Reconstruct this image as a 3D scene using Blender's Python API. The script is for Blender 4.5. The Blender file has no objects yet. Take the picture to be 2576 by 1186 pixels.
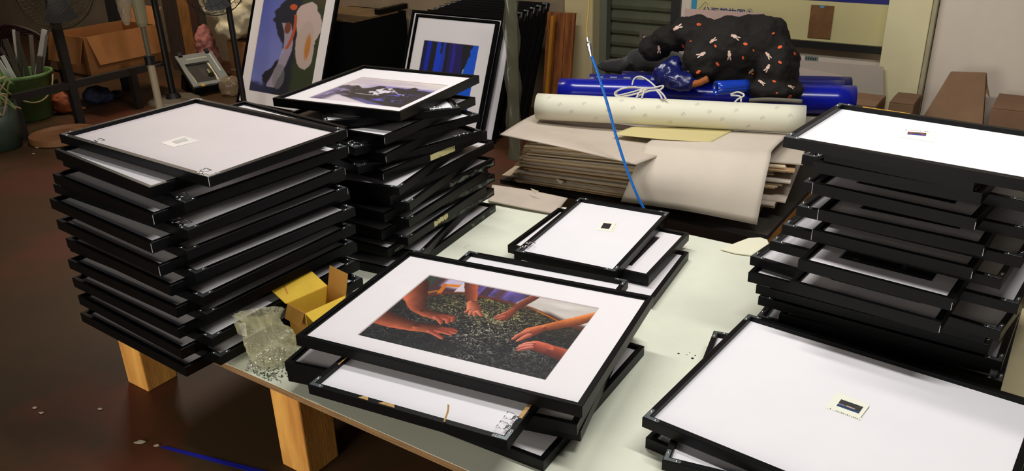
import bpy, bmesh, math, random
import numpy as np
from mathutils import Vector, Matrix, Euler
from mathutils.bvhtree import BVHTree

random.seed(7); np.random.seed(7)
scene = bpy.context.scene
COL = scene.collection

# ------------------------------------------------------------------ camera
# world: table top is z = 0, x right, y away from the camera, metres
T = .0275                       # depth of one picture frame
FLOOR = -.26
CAM_H = 40.5 * T
PITCH, ROLL, FPX, IW, IH = math.radians(24.23), math.radians(-1.75), 2080.0, 2576, 1186
_f = np.array([0, math.cos(PITCH), -math.sin(PITCH)]); _r = np.array([1., 0, 0]); _u = np.cross(_r, _f)
CR = math.cos(ROLL) * _r + math.sin(ROLL) * _u
CU = -math.sin(ROLL) * _r + math.cos(ROLL) * _u
cam_d = bpy.data.cameras.new('camera'); cam = bpy.data.objects.new('camera', cam_d); COL.objects.link(cam)
cam.matrix_world = Matrix(((CR[0], CU[0], -_f[0], 0), (CR[1], CU[1], -_f[1], 0), (CR[2], CU[2], -_f[2], CAM_H), (0, 0, 0, 1)))
cam_d.sensor_width = 36; cam_d.lens = FPX / IW * 36; cam_d.clip_start = .02; cam_d.clip_end = 60
scene.camera = cam

# ------------------------------------------------------------------ table axes
OT = np.array([-.712, 1.747, 0])           # a point on the table's near edge
ET = np.array([.823, -.568, 0])            # along that edge
NT = np.array([.568, .823, 0])             # across the table, away from the camera
YAW_T = math.atan2(ET[1], ET[0])

def ray(u, v):
    d = CR * ((u - IW / 2) / FPX) - CU * ((v - IH / 2) / FPX) + _f
    return d
CAMP = np.array([0, 0, CAM_H])
def U(u, v, z):                # point at height z
    d = ray(u, v); return CAMP + d * ((z - CAM_H) / d[2])
def YP(u, v, y):               # point at distance y
    d = ray(u, v); return CAMP + d * (y / d[1])
def NP(u, v, n):               # point at distance n across the table / room
    d = ray(u, v); return CAMP + d * ((n - (CAMP - OT) @ NT) / (d @ NT))
def PX(p):
    q = np.array(p, float) - CAMP; w = q @ _f
    return IW / 2 + FPX * (q @ CR) / w, IH / 2 - FPX * (q @ CU) / w
def ZV(x, y, v):               # height over (x, y) seen at image row v
    lo, hi = -1.5, 3.0
    for _ in range(50):
        m = (lo + hi) / 2
        if PX((x, y, m))[1] > v: lo = m
        else: hi = m
    return lo
def SN(s, n, z=0): return OT + ET * s + NT * n + np.array([0, 0, z])

# ------------------------------------------------------------------ light
world = bpy.data.worlds.new('room_ambient'); scene.world = world; world.use_nodes = True
bg = world.node_tree.nodes['Background']
bg.inputs[0].default_value = (.92, .93, 1.0, 1); bg.inputs[1].default_value = .06
def area(name, loc, target, sx, sy, power, col):
    l = bpy.data.lights.new(name, 'AREA'); l.shape = 'RECTANGLE'; l.size = sx; l.size_y = sy; l.energy = power; l.color = col
    o = bpy.data.objects.new(name, l); COL.objects.link(o); o.location = loc
    d = Vector(target) - Vector(loc); q = d.to_track_quat('-Z', 'Y'); o.rotation_euler = q.to_euler()
    o['label'] = 'ceiling tube light above the workshop'; o['category'] = 'light'
    return o
def tube_at(loc, power, col, l=1.2):
    o = area('tube_light', loc, (loc[0], loc[1], 0), l, .12, power, col); o.rotation_euler = (0, 0, YAW_T); return o
tube_at((-.08, 2.75, 2.1), 32, (1, .97, .95))
tube_at((.85, 1.40, 2.2), 33, (1, .985, .96))
tube_at((-2.3, 5.4, 2.2), 34, (1, .84, .66))
# added low fill light behind the camera, set in the front wall's opening
dl_ = area('front_fill', tuple(SN(.1, -2.55, .62)), tuple(SN(.1, 3, .35)), 1.7, 1.7, 60, (1, .95, .86))
dl_['label'] = 'added soft fill light behind the camera'
vs = scene.view_settings
vs.view_transform = 'Standard'; vs.look = 'None'; vs.gamma = 1; vs.exposure = 0.0; vs.use_curve_mapping = False

# ------------------------------------------------------------------ helpers
def lin(c):
    return tuple((x / 12.92 if x <= .04045 else ((x + .055) / 1.055) ** 2.4) for x in (v / 255 for v in c))
MATS = {}
def mat(name, rgb, rough=.6, metal=0, spec=.5, var=0, scale=12, bump=0, bscale=60, rgb2=None, coat=0, trans=0, detail=4, sheen=0, thresh=None, stretch=None):
    """procedural principled material; rgb as 0-255 screen values, var mixes towards rgb2 (or darker) by noise"""
    if name in MATS: return MATS[name]
    m = bpy.data.materials.new(name); m.use_nodes = True; nt = m.node_tree; b = nt.nodes['Principled BSDF']
    c = lin(rgb) + (1,)
    b.inputs['Base Color'].default_value = c; b.inputs['Roughness'].default_value = rough; b.inputs['Metallic'].default_value = metal
    b.inputs['Specular IOR Level'].default_value = spec
    if coat: b.inputs['Coat Weight'].default_value = coat; b.inputs['Coat Roughness'].default_value = .08
    if trans: b.inputs['Transmission Weight'].default_value = trans
    if sheen: b.inputs['Sheen Weight'].default_value = sheen
    if var or bump:
        tc = nt.nodes.new('ShaderNodeTexCoord'); mp = nt.nodes.new('ShaderNodeMapping')
        nt.links.new(tc.outputs['Object'], mp.inputs[0])
        if stretch: mp.inputs['Scale'].default_value = stretch
    if var:
        n = nt.nodes.new('ShaderNodeTexNoise'); n.inputs['Scale'].default_value = scale; n.inputs['Detail'].default_value = detail; n.inputs['Roughness'].default_value = .6
        nt.links.new(mp.outputs[0], n.inputs['Vector'])
        r = nt.nodes.new('ShaderNodeValToRGB')
        lo, hi = thresh or (.35, .65)
        r.color_ramp.elements[0].position = lo; r.color_ramp.elements[1].position = hi
        c2 = lin(rgb2) if rgb2 else tuple(x * (1 - var) for x in c[:3])
        r.color_ramp.elements[0].color = tuple(c2) + (1,); r.color_ramp.elements[1].color = c
        nt.links.new(n.outputs['Fac'], r.inputs[0]); nt.links.new(r.outputs[0], b.inputs['Base Color'])
    if bump:
        n2 = nt.nodes.new('ShaderNodeTexNoise'); n2.inputs['Scale'].default_value = bscale; n2.inputs['Detail'].default_value = 3
        nt.links.new(mp.outputs[0], n2.inputs['Vector'])
        bp = nt.nodes.new('ShaderNodeBump'); bp.inputs['Strength'].default_value = bump; bp.inputs['Distance'].default_value = .01
        nt.links.new(n2.outputs['Fac'], bp.inputs['Height']); nt.links.new(bp.outputs[0], b.inputs['Normal'])
    MATS[name] = m
    return m

def glass_mat(name, tint=(1, 1, 1), ior=1.4, rough=.03, graze=1, haze=0, haze_col=(230, 230, 215)):
    if name in MATS: return MATS[name]
    m = bpy.data.materials.new(name); m.use_nodes = True; nt = m.node_tree; nt.nodes.remove(nt.nodes['Principled BSDF'])
    out = nt.nodes['Material Output']
    tr = nt.nodes.new('ShaderNodeBsdfTransparent'); tr.inputs[0].default_value = tuple(tint) + (1,)
    gl = nt.nodes.new('ShaderNodeBsdfGlossy'); gl.inputs['Roughness'].default_value = rough
    fr = nt.nodes.new('ShaderNodeLayerWeight'); fr.inputs[0].default_value = .5
    pw = nt.nodes.new('ShaderNodeMath'); pw.operation = 'POWER'; pw.inputs[1].default_value = 5; nt.links.new(fr.outputs['Facing'], pw.inputs[0])
    f0 = ((ior - 1) / (ior + 1)) ** 2
    ml = nt.nodes.new('ShaderNodeMath'); ml.operation = 'MULTIPLY_ADD'; ml.inputs[1].default_value = (1 - f0) * graze; ml.inputs[2].default_value = f0; nt.links.new(pw.outputs[0], ml.inputs[0])
    mx = nt.nodes.new('ShaderNodeMixShader'); nt.links.new(ml.outputs[0], mx.inputs[0])
    base = tr
    if haze:
        df = nt.nodes.new('ShaderNodeBsdfDiffuse'); df.inputs[0].default_value = lin(haze_col) + (1,)
        tl = nt.nodes.new('ShaderNodeBsdfTranslucent'); tl.inputs[0].default_value = lin(haze_col) + (1,)
        a = nt.nodes.new('ShaderNodeAddShader'); h = nt.nodes.new('ShaderNodeMixShader'); h.inputs[0].default_value = .5
        nt.links.new(df.outputs[0], h.inputs[1]); nt.links.new(tl.outputs[0], h.inputs[2])
        h2 = nt.nodes.new('ShaderNodeMixShader'); h2.inputs[0].default_value = haze
        nt.links.new(tr.outputs[0], h2.inputs[1]); nt.links.new(h.outputs[0], h2.inputs[2]); base = h2
    nt.links.new(base.outputs[0], mx.inputs[1]); nt.links.new(gl.outputs[0], mx.inputs[2]); nt.links.new(mx.outputs[0], out.inputs[0])
    MATS[name] = m
    return m

class MB:
    def __init__(s): s.v = []; s.f = []
    def add(s, vs, fs):
        o = len(s.v); s.v += [tuple(map(float, p)) for p in vs]; s.f += [tuple(i + o for i in f) for f in fs]; return s
    def box(s, x0, x1, y0, y1, z0, z1):
        return s.add([(x0, y0, z0), (x1, y0, z0), (x1, y1, z0), (x0, y1, z0), (x0, y0, z1), (x1, y0, z1), (x1, y1, z1), (x0, y1, z1)],
                     [(0, 3, 2, 1), (4, 5, 6, 7), (0, 1, 5, 4), (1, 2, 6, 5), (2, 3, 7, 6), (3, 0, 4, 7)])
    def hexa(s, p):             # 8 corners: bottom 0-3, top 4-7
        return s.add(p, [(0, 3, 2, 1), (4, 5, 6, 7), (0, 1, 5, 4), (1, 2, 6, 5), (2, 3, 7, 6), (3, 0, 4, 7)])
    def slab(s, quad, th, d=None):     # quad of 4 points thickened along its normal (or d)
        q = [np.array(p, float) for p in quad]
        n = np.cross(q[1] - q[0], q[3] - q[0]); n = n / np.linalg.norm(n) if d is None else np.array(d, float)
        return s.hexa([p for p in q] + [p + n * th for p in q])
    def poly(s, pts, th=.0, n=(0, 0, 1)):
        pts = [np.array(p, float) for p in pts]; k = len(pts); n = np.array(n, float)
        if th == 0: return s.add(pts, [tuple(range(k))])
        return s.add(pts + [p + n * th for p in pts], [tuple(range(k - 1, -1, -1)), tuple(range(k, 2 * k))] + [(i, (i + 1) % k, k + (i + 1) % k, k + i) for i in range(k)])
    def tube(s, pts, r, seg=8, cap=True, closed=False):
        pts = [np.array(p, float) for p in pts]; k = len(pts); rs = r if hasattr(r, '__len__') else [r] * k
        rings = []; prev = None
        for i in range(k):
            a = pts[(i - 1) % k] if closed or i > 0 else pts[i]; b = pts[(i + 1) % k] if closed or i < k - 1 else pts[i]
            d = b - a; d = d / (np.linalg.norm(d) + 1e-9)
            if prev is None:
                x = np.cross(d, (0, 0, 1.)) if abs(d[2]) < .9 else np.cross(d, (1., 0, 0))
            else: x = prev - d * (prev @ d)
            x = x / (np.linalg.norm(x) + 1e-9); y = np.cross(d, x); prev = x
            rings.append([pts[i] + rs[i] * (math.cos(2 * math.pi * j / seg) * x + math.sin(2 * math.pi * j / seg) * y) for j in range(seg)])
        vs = [p for rg in rings for p in rg]; fs = []
        for i in range(k if closed else k - 1):
            for j in range(seg):
                a, b = i * seg + j, i * seg + (j + 1) % seg; i2 = (i + 1) % k
                fs.append((a, b, i2 * seg + (j + 1) % seg, i2 * seg + j))
        if cap and not closed: fs += [tuple(range(seg - 1, -1, -1)), tuple((k - 1) * seg + j for j in range(seg))]
        return s.add(vs, fs)
    def lathe(s, prof, c=(0, 0, 0), seg=24):
        vs = []; k = len(prof)
        for j in range(seg):
            a = 2 * math.pi * j / seg
            vs += [(c[0] + r * math.cos(a), c[1] + r * math.sin(a), c[2] + z) for r, z in prof]
        fs = [(j * k + i, ((j + 1) % seg) * k + i, ((j + 1) % seg) * k + i + 1, j * k + i + 1) for j in range(seg) for i in range(k - 1)]
        return s.add(vs, fs)
    def grid(s, fn, nu, nv):
        vs = [fn(i / nu, j / nv) for j in range(nv + 1) for i in range(nu + 1)]
        return s.add(vs, [(j * (nu + 1) + i, j * (nu + 1) + i + 1, (j + 1) * (nu + 1) + i + 1, (j + 1) * (nu + 1) + i) for j in range(nv) for i in range(nu)])
    def mesh(s, name, smooth=False):
        m = bpy.data.meshes.new(name); m.from_pydata(s.v, [], s.f); m.update()
        bm = bmesh.new(); bm.from_mesh(m); bmesh.ops.recalc_face_normals(bm, faces=bm.faces); bm.to_mesh(m); bm.free()
        if smooth: m.polygons.foreach_set('use_smooth', [True] * len(m.polygons))
        return m
def link(name, mesh, m=None, parent=None, loc=None, rot=None):
    if m is not None and mesh is not None and len(mesh.materials) == 0: mesh.materials.append(m)
    o = bpy.data.objects.new(name, mesh); COL.objects.link(o)
    if loc is not None: o.location = Vector([float(x) for x in loc])
    if rot is not None: o.rotation_euler = rot
    if parent is not None: o.parent = parent
    return o
def obj(name, mb, m, parent=None, smooth=False, bevel=0, solid=0, loc=None, rot=None):
    o = link(name, mb.mesh(name, smooth), m, parent, loc, rot)
    if solid:
        md = o.modifiers.new('s', 'SOLIDIFY'); md.thickness = solid; md.offset = 0
    if bevel:
        md = o.modifiers.new('b', 'BEVEL'); md.width = bevel; md.segments = 2; md.limit_method = 'ANGLE'
    return o
def tag(o, label, cat, group=None):
    o['label'] = label; o['category'] = cat
    if group: o['group'] = group
    return o
def struct(o): o['kind'] = 'structure'; return o
def thing(name, label, cat, loc=(0, 0, 0), rotz=0, group=None):
    o = bpy.data.objects.new(name, None); COL.objects.link(o); o.location = Vector([float(x) for x in loc]); o.rotation_euler = (0, 0, rotz)
    o.empty_display_size = .05
    return tag(o, label, cat, group)
def local(o, p):                # world point -> local coords of an empty with z rotation only
    q = np.array(p, float) - np.array(o.location); a = -o.rotation_euler[2]
    return np.array([q[0] * math.cos(a) - q[1] * math.sin(a), q[0] * math.sin(a) + q[1] * math.cos(a), q[2]])
ORD = ['topmost', 'second', 'third', 'fourth', 'fifth', 'sixth', 'seventh', 'eighth', 'ninth', 'tenth', 'eleventh', 'twelfth', 'thirteenth', 'fourteenth', 'fifteenth', 'sixteenth', 'seventeenth', 'eighteenth', 'nineteenth', 'twentieth']

# value noise for prints and lumpy shapes
class VN:
    def __init__(s, seed): s.r = np.random.RandomState(seed).rand(64, 64)
    def at(s, x, y):
        x = np.asarray(x, float); y = np.asarray(y, float); xi = np.floor(x).astype(int); yi = np.floor(y).astype(int); fx = x - xi; fy = y - yi
        fx = fx * fx * (3 - 2 * fx); fy = fy * fy * (3 - 2 * fy); g = lambda i, j: s.r[i % 64, j % 64]
        return (g(xi, yi) * (1 - fx) + g(xi + 1, yi) * fx) * (1 - fy) + (g(xi, yi + 1) * (1 - fx) + g(xi + 1, yi + 1) * fx) * fy
    def fbm(s, x, y, o=4):
        t = 0; a = .5
        for i in range(o): t = t + a * s.at(x * 2 ** i + 17 * i, y * 2 ** i + 5 * i); a /= 2
        return t / (1 - .5 ** o)
def vn3(p, k, seed=3):          # cheap smooth 3d noise from sines
    x, y, z = p; return (math.sin(k * x * 1.3 + seed) * math.sin(k * y * 1.7 + 2 * seed) + math.sin(k * z * 1.9 + 3 * seed + k * x * .7) * math.sin(k * y * .9 - k * z * 1.1 + seed)) / 2

# ------------------------------------------------------------------ materials
BLACK = mat('black_moulding', (9, 9, 10), .36, spec=.16, var=.4, scale=9, bump=.02, bscale=300)
WHITEB = mat('white_backing', (231, 228, 230), .55, spec=.3, var=.03, scale=5)
MATBRD = mat('mat_board', (232, 227, 228), .8, spec=.2)
BEVELM = mat('mat_bevel', (196, 182, 180), .8, spec=.2)
ZINC = mat('zinc_plate', (120, 128, 130), .35, .8, var=.3, scale=60)
CHROME = mat('screw_chrome', (225, 225, 225), .18, 1)
GLAZE = glass_mat('picture_glazing', ior=1.28, rough=.06, graze=.35)
CARD = mat('grey_card', (189, 176, 160), .85, spec=.15, var=.12, scale=6)
CARDE = mat('brown_card', (192, 168, 136), .9, spec=.1, var=.25, scale=9)
BOXB = mat('corrugated_brown', (150, 104, 62), .9, spec=.1, var=.25, scale=5)
WOOD = mat('pine_post', (226, 168, 84), .7, spec=.25, var=.5, scale=3, rgb2=(190, 128, 60), bump=.1, bscale=30, stretch=(6, 6, 1))
DARKM = mat('dark_steel', (26, 24, 22), .5, .3)

# ------------------------------------------------------------------ the room
ROOM_N = 3.15                                   # back wall distance across the table
def wallquad(s0, s1, z0, z1, n): return [SN(s0, n, z0), SN(s1, n, z0), SN(s1, n, z1), SN(s0, n, z1)]
wallquad_ = wallquad
fl = MB().slab([SN(-10, -4.5, FLOOR), SN(5.5, -4.5, FLOOR), SN(5.5, 4.2, FLOOR), SN(-10, 4.2, FLOOR)], .06, (0, 0, -1))
fm = mat('floor_paint', (76, 50, 29), .5, spec=.25, var=1, scale=.9, rgb2=(64, 48, 30), bump=.06, bscale=14, thresh=(.40, .60))
nt = fm.node_tree; b = nt.nodes['Principled BSDF']        # red paint left in worn patches
n3 = nt.nodes.new('ShaderNodeTexNoise'); n3.inputs['Scale'].default_value = 1.7; n3.inputs['Detail'].default_value = 6; n3.inputs['Roughness'].default_value = .62
rp = nt.nodes.new('ShaderNodeValToRGB'); rp.color_ramp.elements[0].position = .49; rp.color_ramp.elements[1].position = .62
mx = nt.nodes.new('ShaderNodeMix'); mx.data_type = 'RGBA'
src = b.inputs['Base Color'].links[0].from_socket
nt.links.new(nt.nodes['Mapping'].outputs[0], n3.inputs['Vector'])
nt.links.new(n3.outputs['Fac'], rp.inputs[0]); nt.links.new(rp.outputs[0], mx.inputs[0]); nt.links.new(src, mx.inputs[6]); mx.inputs[7].default_value = lin((88, 48, 32)) + (1,)
nt.links.new(mx.outputs[2], b.inputs['Base Color'])
struct(obj('floor', fl, fm))
WF = mat('front_plaster', (196, 186, 172), .9, spec=.1)
struct(obj('wall_front', MB().slab(wallquad_(-10, -.8, FLOOR, 2.6, -2.62), .1, NT).slab(wallquad_(1.0, 5.5, FLOOR, 2.6, -2.62), .1, NT).slab(wallquad_(-.8, 1.0, 1.55, 2.6, -2.62), .1, NT), WF))  # unseen wall, its opening added to hold the fill light
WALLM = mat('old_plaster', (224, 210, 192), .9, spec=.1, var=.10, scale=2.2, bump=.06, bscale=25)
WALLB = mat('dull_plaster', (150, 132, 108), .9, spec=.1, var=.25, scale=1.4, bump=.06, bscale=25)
# wall pieces either side of the shutter
def hit(u, v, n):
    p = NP(u, v, n); q = p - OT; return q @ ET, p[2]
sA = hit(1442, 60, ROOM_N)[0]; sB = hit(1512, 60, ROOM_N)[0]; sC = hit(1712, 60, ROOM_N)[0]; sE = hit(2232, 60, ROOM_N)[0]
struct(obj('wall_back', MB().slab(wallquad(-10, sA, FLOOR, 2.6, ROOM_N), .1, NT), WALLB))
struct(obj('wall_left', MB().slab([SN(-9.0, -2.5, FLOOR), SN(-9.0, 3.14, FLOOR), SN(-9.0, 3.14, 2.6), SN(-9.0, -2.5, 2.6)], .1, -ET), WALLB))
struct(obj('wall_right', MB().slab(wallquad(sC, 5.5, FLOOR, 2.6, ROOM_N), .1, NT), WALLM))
struct(obj('trim_5', MB().slab(wallquad(sB, sC, 1.9, 2.6, ROOM_N), .1, NT), WALLM))
PIL = mat('peeling_pillar', (192, 176, 132), .85, spec=.2, var=.5, scale=9, rgb2=(120, 92, 58), thresh=(.28, .40), stretch=(1, 1, .25))
pl = MB().slab(wallquad(sA, sB, FLOOR, 2.6, ROOM_N - .10), .2, NT)
struct(obj('trim_1', pl, PIL, bevel=.006))
# roller shutter door: each slat its own piece
SHUT = mat('shutter_paint', (84, 86, 66), .55, spec=.4, var=.3, scale=4)
door = MB().slab(wallquad(sB, sC, FLOOR, 1.9, ROOM_N + .06), .03, NT)
dr = struct(obj('door_1', door, SHUT))
dl = sC - sB - .02
slat = MB()
prof = [(0, 0), (-.012, .012), (-.016, .03), (-.012, .05), (0, .062)]
for i in range(len(prof) - 1):
    (n0, z0), (n1, z1) = prof[i], prof[i + 1]
    slat.add([(0, n0, z0), (dl, n0, z0), (dl, n1, z1), (0, n1, z1)], [(0, 1, 2, 3)])
slat.add([(0, 0, 0), (dl, 0, 0), (dl, 0, .062), (0, 0, .062)], [(0, 3, 2, 1)])
sm = slat.mesh('slat'); sm.materials.append(SHUT)
base = SN(sB + .01, ROOM_N + .058, FLOOR)
k = 0
while FLOOR + k * .068 < 1.85:
    link('slat', sm, None, dr, base + np.array([0, 0, k * .068]), (0, 0, YAW_T)); k += 1
obj('guide_rail', MB().slab(wallquad(sB, sB + .045, FLOOR, 1.9, ROOM_N - .02), .05, NT), mat('guide_paint', (96, 98, 84), .5), dr)
obj('guide_rail', MB().slab(wallquad(sC - .05, sC, FLOOR, 1.9, ROOM_N - .02), .05, NT), mat('guide_dark', (34, 34, 32), .5), dr)
# column at the right with a pipe groove beside it
q0, q1 = hit(2228, 60, ROOM_N - .12)[0], hit(2338, 60, ROOM_N - .12)[0]
CREAM = mat('cream_column', (226, 216, 172), .85, spec=.15, var=.10, scale=3, bump=.04, bscale=30)
struct(obj('trim_2', MB().slab(wallquad(q0, q1, FLOOR, 2.6, ROOM_N - .12), .2, NT), CREAM, bevel=.004))
q2 = hit(2352, 60, ROOM_N - .12)[0]
struct(obj('trim_3', MB().slab(wallquad(q1 + .004, q2, FLOOR, 2.6, ROOM_N - .135), .13, NT), mat('conduit_cover', (172, 162, 132), .8, var=.2, scale=8), bevel=.003))
struct(obj('trim_4', MB().slab(wallquad(q2 + .003, 5.4, FLOOR, 2.6, ROOM_N - .10), .09, NT), WALLM))

# ------------------------------------------------------------------ tables
TOPM = mat('table_laminate', (226, 228, 208), .42, spec=.4, var=.10, scale=3.5, bump=.02, bscale=40)
nt = TOPM.node_tree; b = nt.nodes['Principled BSDF']      # dirt smears and fine scratches
nz = nt.nodes.new('ShaderNodeTexNoise'); nz.inputs['Scale'].default_value = 7; nz.inputs['Detail'].default_value = 9; nz.inputs['Roughness'].default_value = .75
rp = nt.nodes.new('ShaderNodeValToRGB'); rp.color_ramp.elements[0].position = .62; rp.color_ramp.elements[1].position = .74
mx = nt.nodes.new('ShaderNodeMix'); mx.data_type = 'RGBA'; src = b.inputs['Base Color'].links[0].from_socket
nt.links.new(nt.nodes['Mapping'].outputs[0], nz.inputs['Vector']); nt.links.new(nz.outputs['Fac'], rp.inputs[0]); nt.links.new(rp.outputs[0], mx.inputs[0])
nt.links.new(src, mx.inputs[6]); mx.inputs[7].default_value = lin((186, 176, 140)) + (1,); nt.links.new(mx.outputs[2], b.inputs['Base Color'])
PLY = mat('plywood_edge', (150, 116, 78), .7, spec=.2, var=.4, scale=30, stretch=(.4, .4, 6))
def table(label, s0, s1, n0, n1, topm, legs, z=0):
    th = thing('work_table', label, 'table', SN(s0, n0, FLOOR), YAW_T)
    L, Wd, zt = s1 - s0, n1 - n0, z - FLOOR
    obj('table_top', MB().box(0, L, 0, Wd, zt - .018, zt - .0012), PLY, th)
    obj('top_surface', MB().box(0, L, .0, Wd, zt - .0012, zt), topm, th)
    for (ls, ln, lw) in legs:
        obj('leg', MB().box(ls, ls + lw, ln, ln + lw, 0, zt - .018), WOOD, th, bevel=.004)
    return th
TS0 = -.57
lg = [(.02, .02, .10), (.70, .01, .10), (1.86, .02, .10), (.02, 1.16, .10), (1.86, 1.16, .10)]
tab = table('low pale green work table with pine post legs carrying most of the frames', TS0, 1.46, 0, 1.30, TOPM, lg)
table('cream topped low table behind the right-hand frame stack', 1.475, 3.4, .25, 1.30, mat('cream_top', (206, 192, 150), .5, var=.12, scale=6), [(.05, .05, .1), (.05, .9, .1), (1.7, .05, .1), (1.7, .9, .1)])
# screw holes and green flecks on the near table
fk = MB()
for i in range(100):
    p = U(random.gauss(672, 26), random.gauss(940, 12), .0004); a = random.uniform(0, 3.1); l = random.uniform(.002, .006); w = random.uniform(.0006, .0016)
    c, s_ = math.cos(a), math.sin(a); q = (p - OT)
    if q @ NT < .006: continue
    fk.add([local(tab, p + np.array([c * x - s_ * y, s_ * x + c * y, 0])) for x, y in ((-l, -w), (l, -w), (l, w), (-l, w))], [(0, 1, 2, 3)])
o = obj('paint_flecks', fk, mat('fleck_green', (84, 98, 78), .8), tab); o['kind'] = 'stuff'
for (u, v, r) in ((1707, 890, .0028), (1742, 902, .0033), (1749, 895, .002), (1728, 893, .001), (1735, 888, .001)):
    p = local(tab, U(u, v, .0005)); obj('screw_hole', MB().lathe([(0, .0002), (r, .0002), (r * 1.1, -.0002)], p, 12), mat('hole_dark', (24, 24, 20), .9), tab)
_ply = PLY; PLY = mat('bench_dark', (30, 26, 22), .8)
bn = table('low bench under the cardboard pile by the wall', -.17, .88, 1.43, 2.35, mat('bench_top', (44, 38, 30), .7, var=.3, scale=4), [(.03, .03, .1), (.03, .8, .1), (.90, .8, .1)], z=-.004)
obj('end_panel', MB().box(1.03, 1.05, .06, .90, .0, .236), mat('orange_ply', (190, 128, 58), .6, var=.3, scale=5), bn)
PLY = _ply

# ------------------------------------------------------------------ picture frames
def rail_mesh(L, prof, key, cache={}):
    k = (round(L, 4), key)
    if k in cache: return cache[k]
    mb = MB(); h = L / 2; n = len(prof)
    vs = [(-h + p[0], p[0], p[1]) for p in prof] + [(h - p[0], p[0], p[1]) for p in prof]
    mb.add(vs, [tuple(range(n)), tuple(range(2 * n - 1, n - 1, -1))] + [(i, n + i, n + (i + 1) % n, (i + 1) % n) for i in range(n)])
    m = mb.mesh('frame_rail'); m.materials.append(BLACK); cache[k] = m
    return m
FACE_RIM, BACK_RIM = .0105, .0135
PF = [(0, .0004), (0, T - .0012), (.0008, T - .0004), (FACE_RIM, T - .0004), (FACE_RIM, T - .0055), (.016, T - .0055), (.016, .0004)]
PB = [(0, .0004), (0, T - .0040), (.0008, T - .0032), (BACK_RIM, T - .0032), (BACK_RIM, .0085), (.018, .0085), (.018, .0004)]
brk = MB()                       # corner bracket: an L plate
brk.poly([(.002, .002, 0), (.034, .002, 0), (.036, .005, 0), (.034, .0105, 0), (.0105, .0105, 0), (.0105, .034, 0), (.005, .036, 0), (.002, .034, 0)], .0008)
BRK = brk.mesh('corner_bracket'); BRK.materials.append(ZINC)
scr = MB().lathe([(0, .0022), (.0012, .0021), (.0024, .0015), (.003, .0004), (.0031, -.0004)], seg=10)
SCR = scr.mesh('screw', True); SCR.materials.append(CHROME)
hg = MB().poly([(-.006, 0, 0), (.006, 0, 0), (.006, .012, 0), (-.006, .012, 0)], .0009)
HST = hg.mesh('strap'); HST.materials.append(CHROME)
ring = MB().tube([(-.009, .010, .001), (.009, .010, .001), (.011, .028, .0012), (-.011, .028, .0012)], .0011, 6, closed=True)
HRG = ring.mesh('hanger_ring', True); HRG.materials.append(CHROME)
PRINTM = bpy.data.materials.new('photo_print'); PRINTM.use_nodes = True
_b = PRINTM.node_tree.nodes['Principled BSDF']; _a = PRINTM.node_tree.nodes.new('ShaderNodeAttribute'); _a.attribute_name = 'Col'
PRINTM.node_tree.links.new(_a.outputs['Color'], _b.inputs['Base Color']); _b.inputs['Roughness'].default_value = .5; _b.inputs['Specular IOR Level'].default_value = .3
def print_mesh(name, w, h, nx, ny, fn):
    """flat print: a grid whose points carry the picture's colours (fn gives 0-255 screen colours)"""
    x, y = np.meshgrid(np.linspace(0, 1, nx + 1), np.linspace(0, 1, ny + 1))
    c = np.clip(fn(x, y), 0, 255) / 255.; c = np.where(c <= .04045, c / 12.92, ((c + .055) / 1.055) ** 2.4)
    m = bpy.data.meshes.new(name); nv = (nx + 1) * (ny + 1)
    co = np.stack([(x - .5) * w, (y - .5) * h, np.zeros_like(x)], -1).reshape(-1, 3)
    i, j = np.meshgrid(np.arange(nx), np.arange(ny)); a = (j * (nx + 1) + i).ravel()
    f = np.stack([a, a + 1, a + nx + 2, a + nx + 1], -1)
    m.vertices.add(nv); m.vertices.foreach_set('co', co.ravel())
    m.loops.add(f.size); m.loops.foreach_set('vertex_index', f.ravel().astype(np.int32))
    m.polygons.add(len(f)); m.polygons.foreach_set('loop_start', np.arange(0, f.size, 4, dtype=np.int32))
    m.update(calc_edges=True)
    at = m.color_attributes.new('Col', 'FLOAT_COLOR', 'POINT')
    at.data.foreach_set('color', np.concatenate([c.reshape(-1, 3), np.ones((nv, 1))], 1).ravel().astype(np.float32))
    m.materials.append(PRINTM)
    return m
def board_mesh(w, d, z0, z1, m, key, cache={}):
    k = (round(w, 3), round(d, 3), key)
    if k not in cache:
        cache[k] = MB().box(-w / 2, w / 2, -d / 2, d / 2, z0, z1).mesh(key); cache[k].materials.append(m)
    return cache[k]
def window_mesh(w, d, win, zt, key, cache={}):
    """mat board with a bevelled window; win = (u0, u1, v0, v1) in metres from the centre"""
    k = (round(w, 3), round(d, 3), key)
    if k in cache: return cache[k]
    u0, u1, v0, v1 = win; b = .0022; mb = MB(); zb = zt - .0018
    o = [(-w / 2, -d / 2), (w / 2, -d / 2), (w / 2, d / 2), (-w / 2, d / 2)]; i = [(u0, v0), (u1, v0), (u1, v1), (u0, v1)]; n = [(u0 + b, v0 + b), (u1 - b, v0 + b), (u1 - b, v1 - b), (u0 + b, v1 - b)]
    mb.add([p + (zt,) for p in o] + [p + (zt,) for p in i], [(a, (a + 1) % 4, 4 + (a + 1) % 4, 4 + a) for a in range(4)])
    mb.add([p + (zb,) for p in o] + [p + (zt,) for p in o], [(a, (a + 1) % 4, 4 + (a + 1) % 4, 4 + a) for a in range(4)])
    m = mb.mesh('mat_board'); m.materials.append(MATBRD)
    m2 = MB().add([p + (zt,) for p in i] + [p + (zb,) for p in n], [(a, (a + 1) % 4, 4 + (a + 1) % 4, 4 + a) for a in range(4)]).mesh('window_bevel'); m2.materials.append(BEVELM)
    cache[k] = (m, m2)
    return cache[k]
SPECS = []
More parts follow.
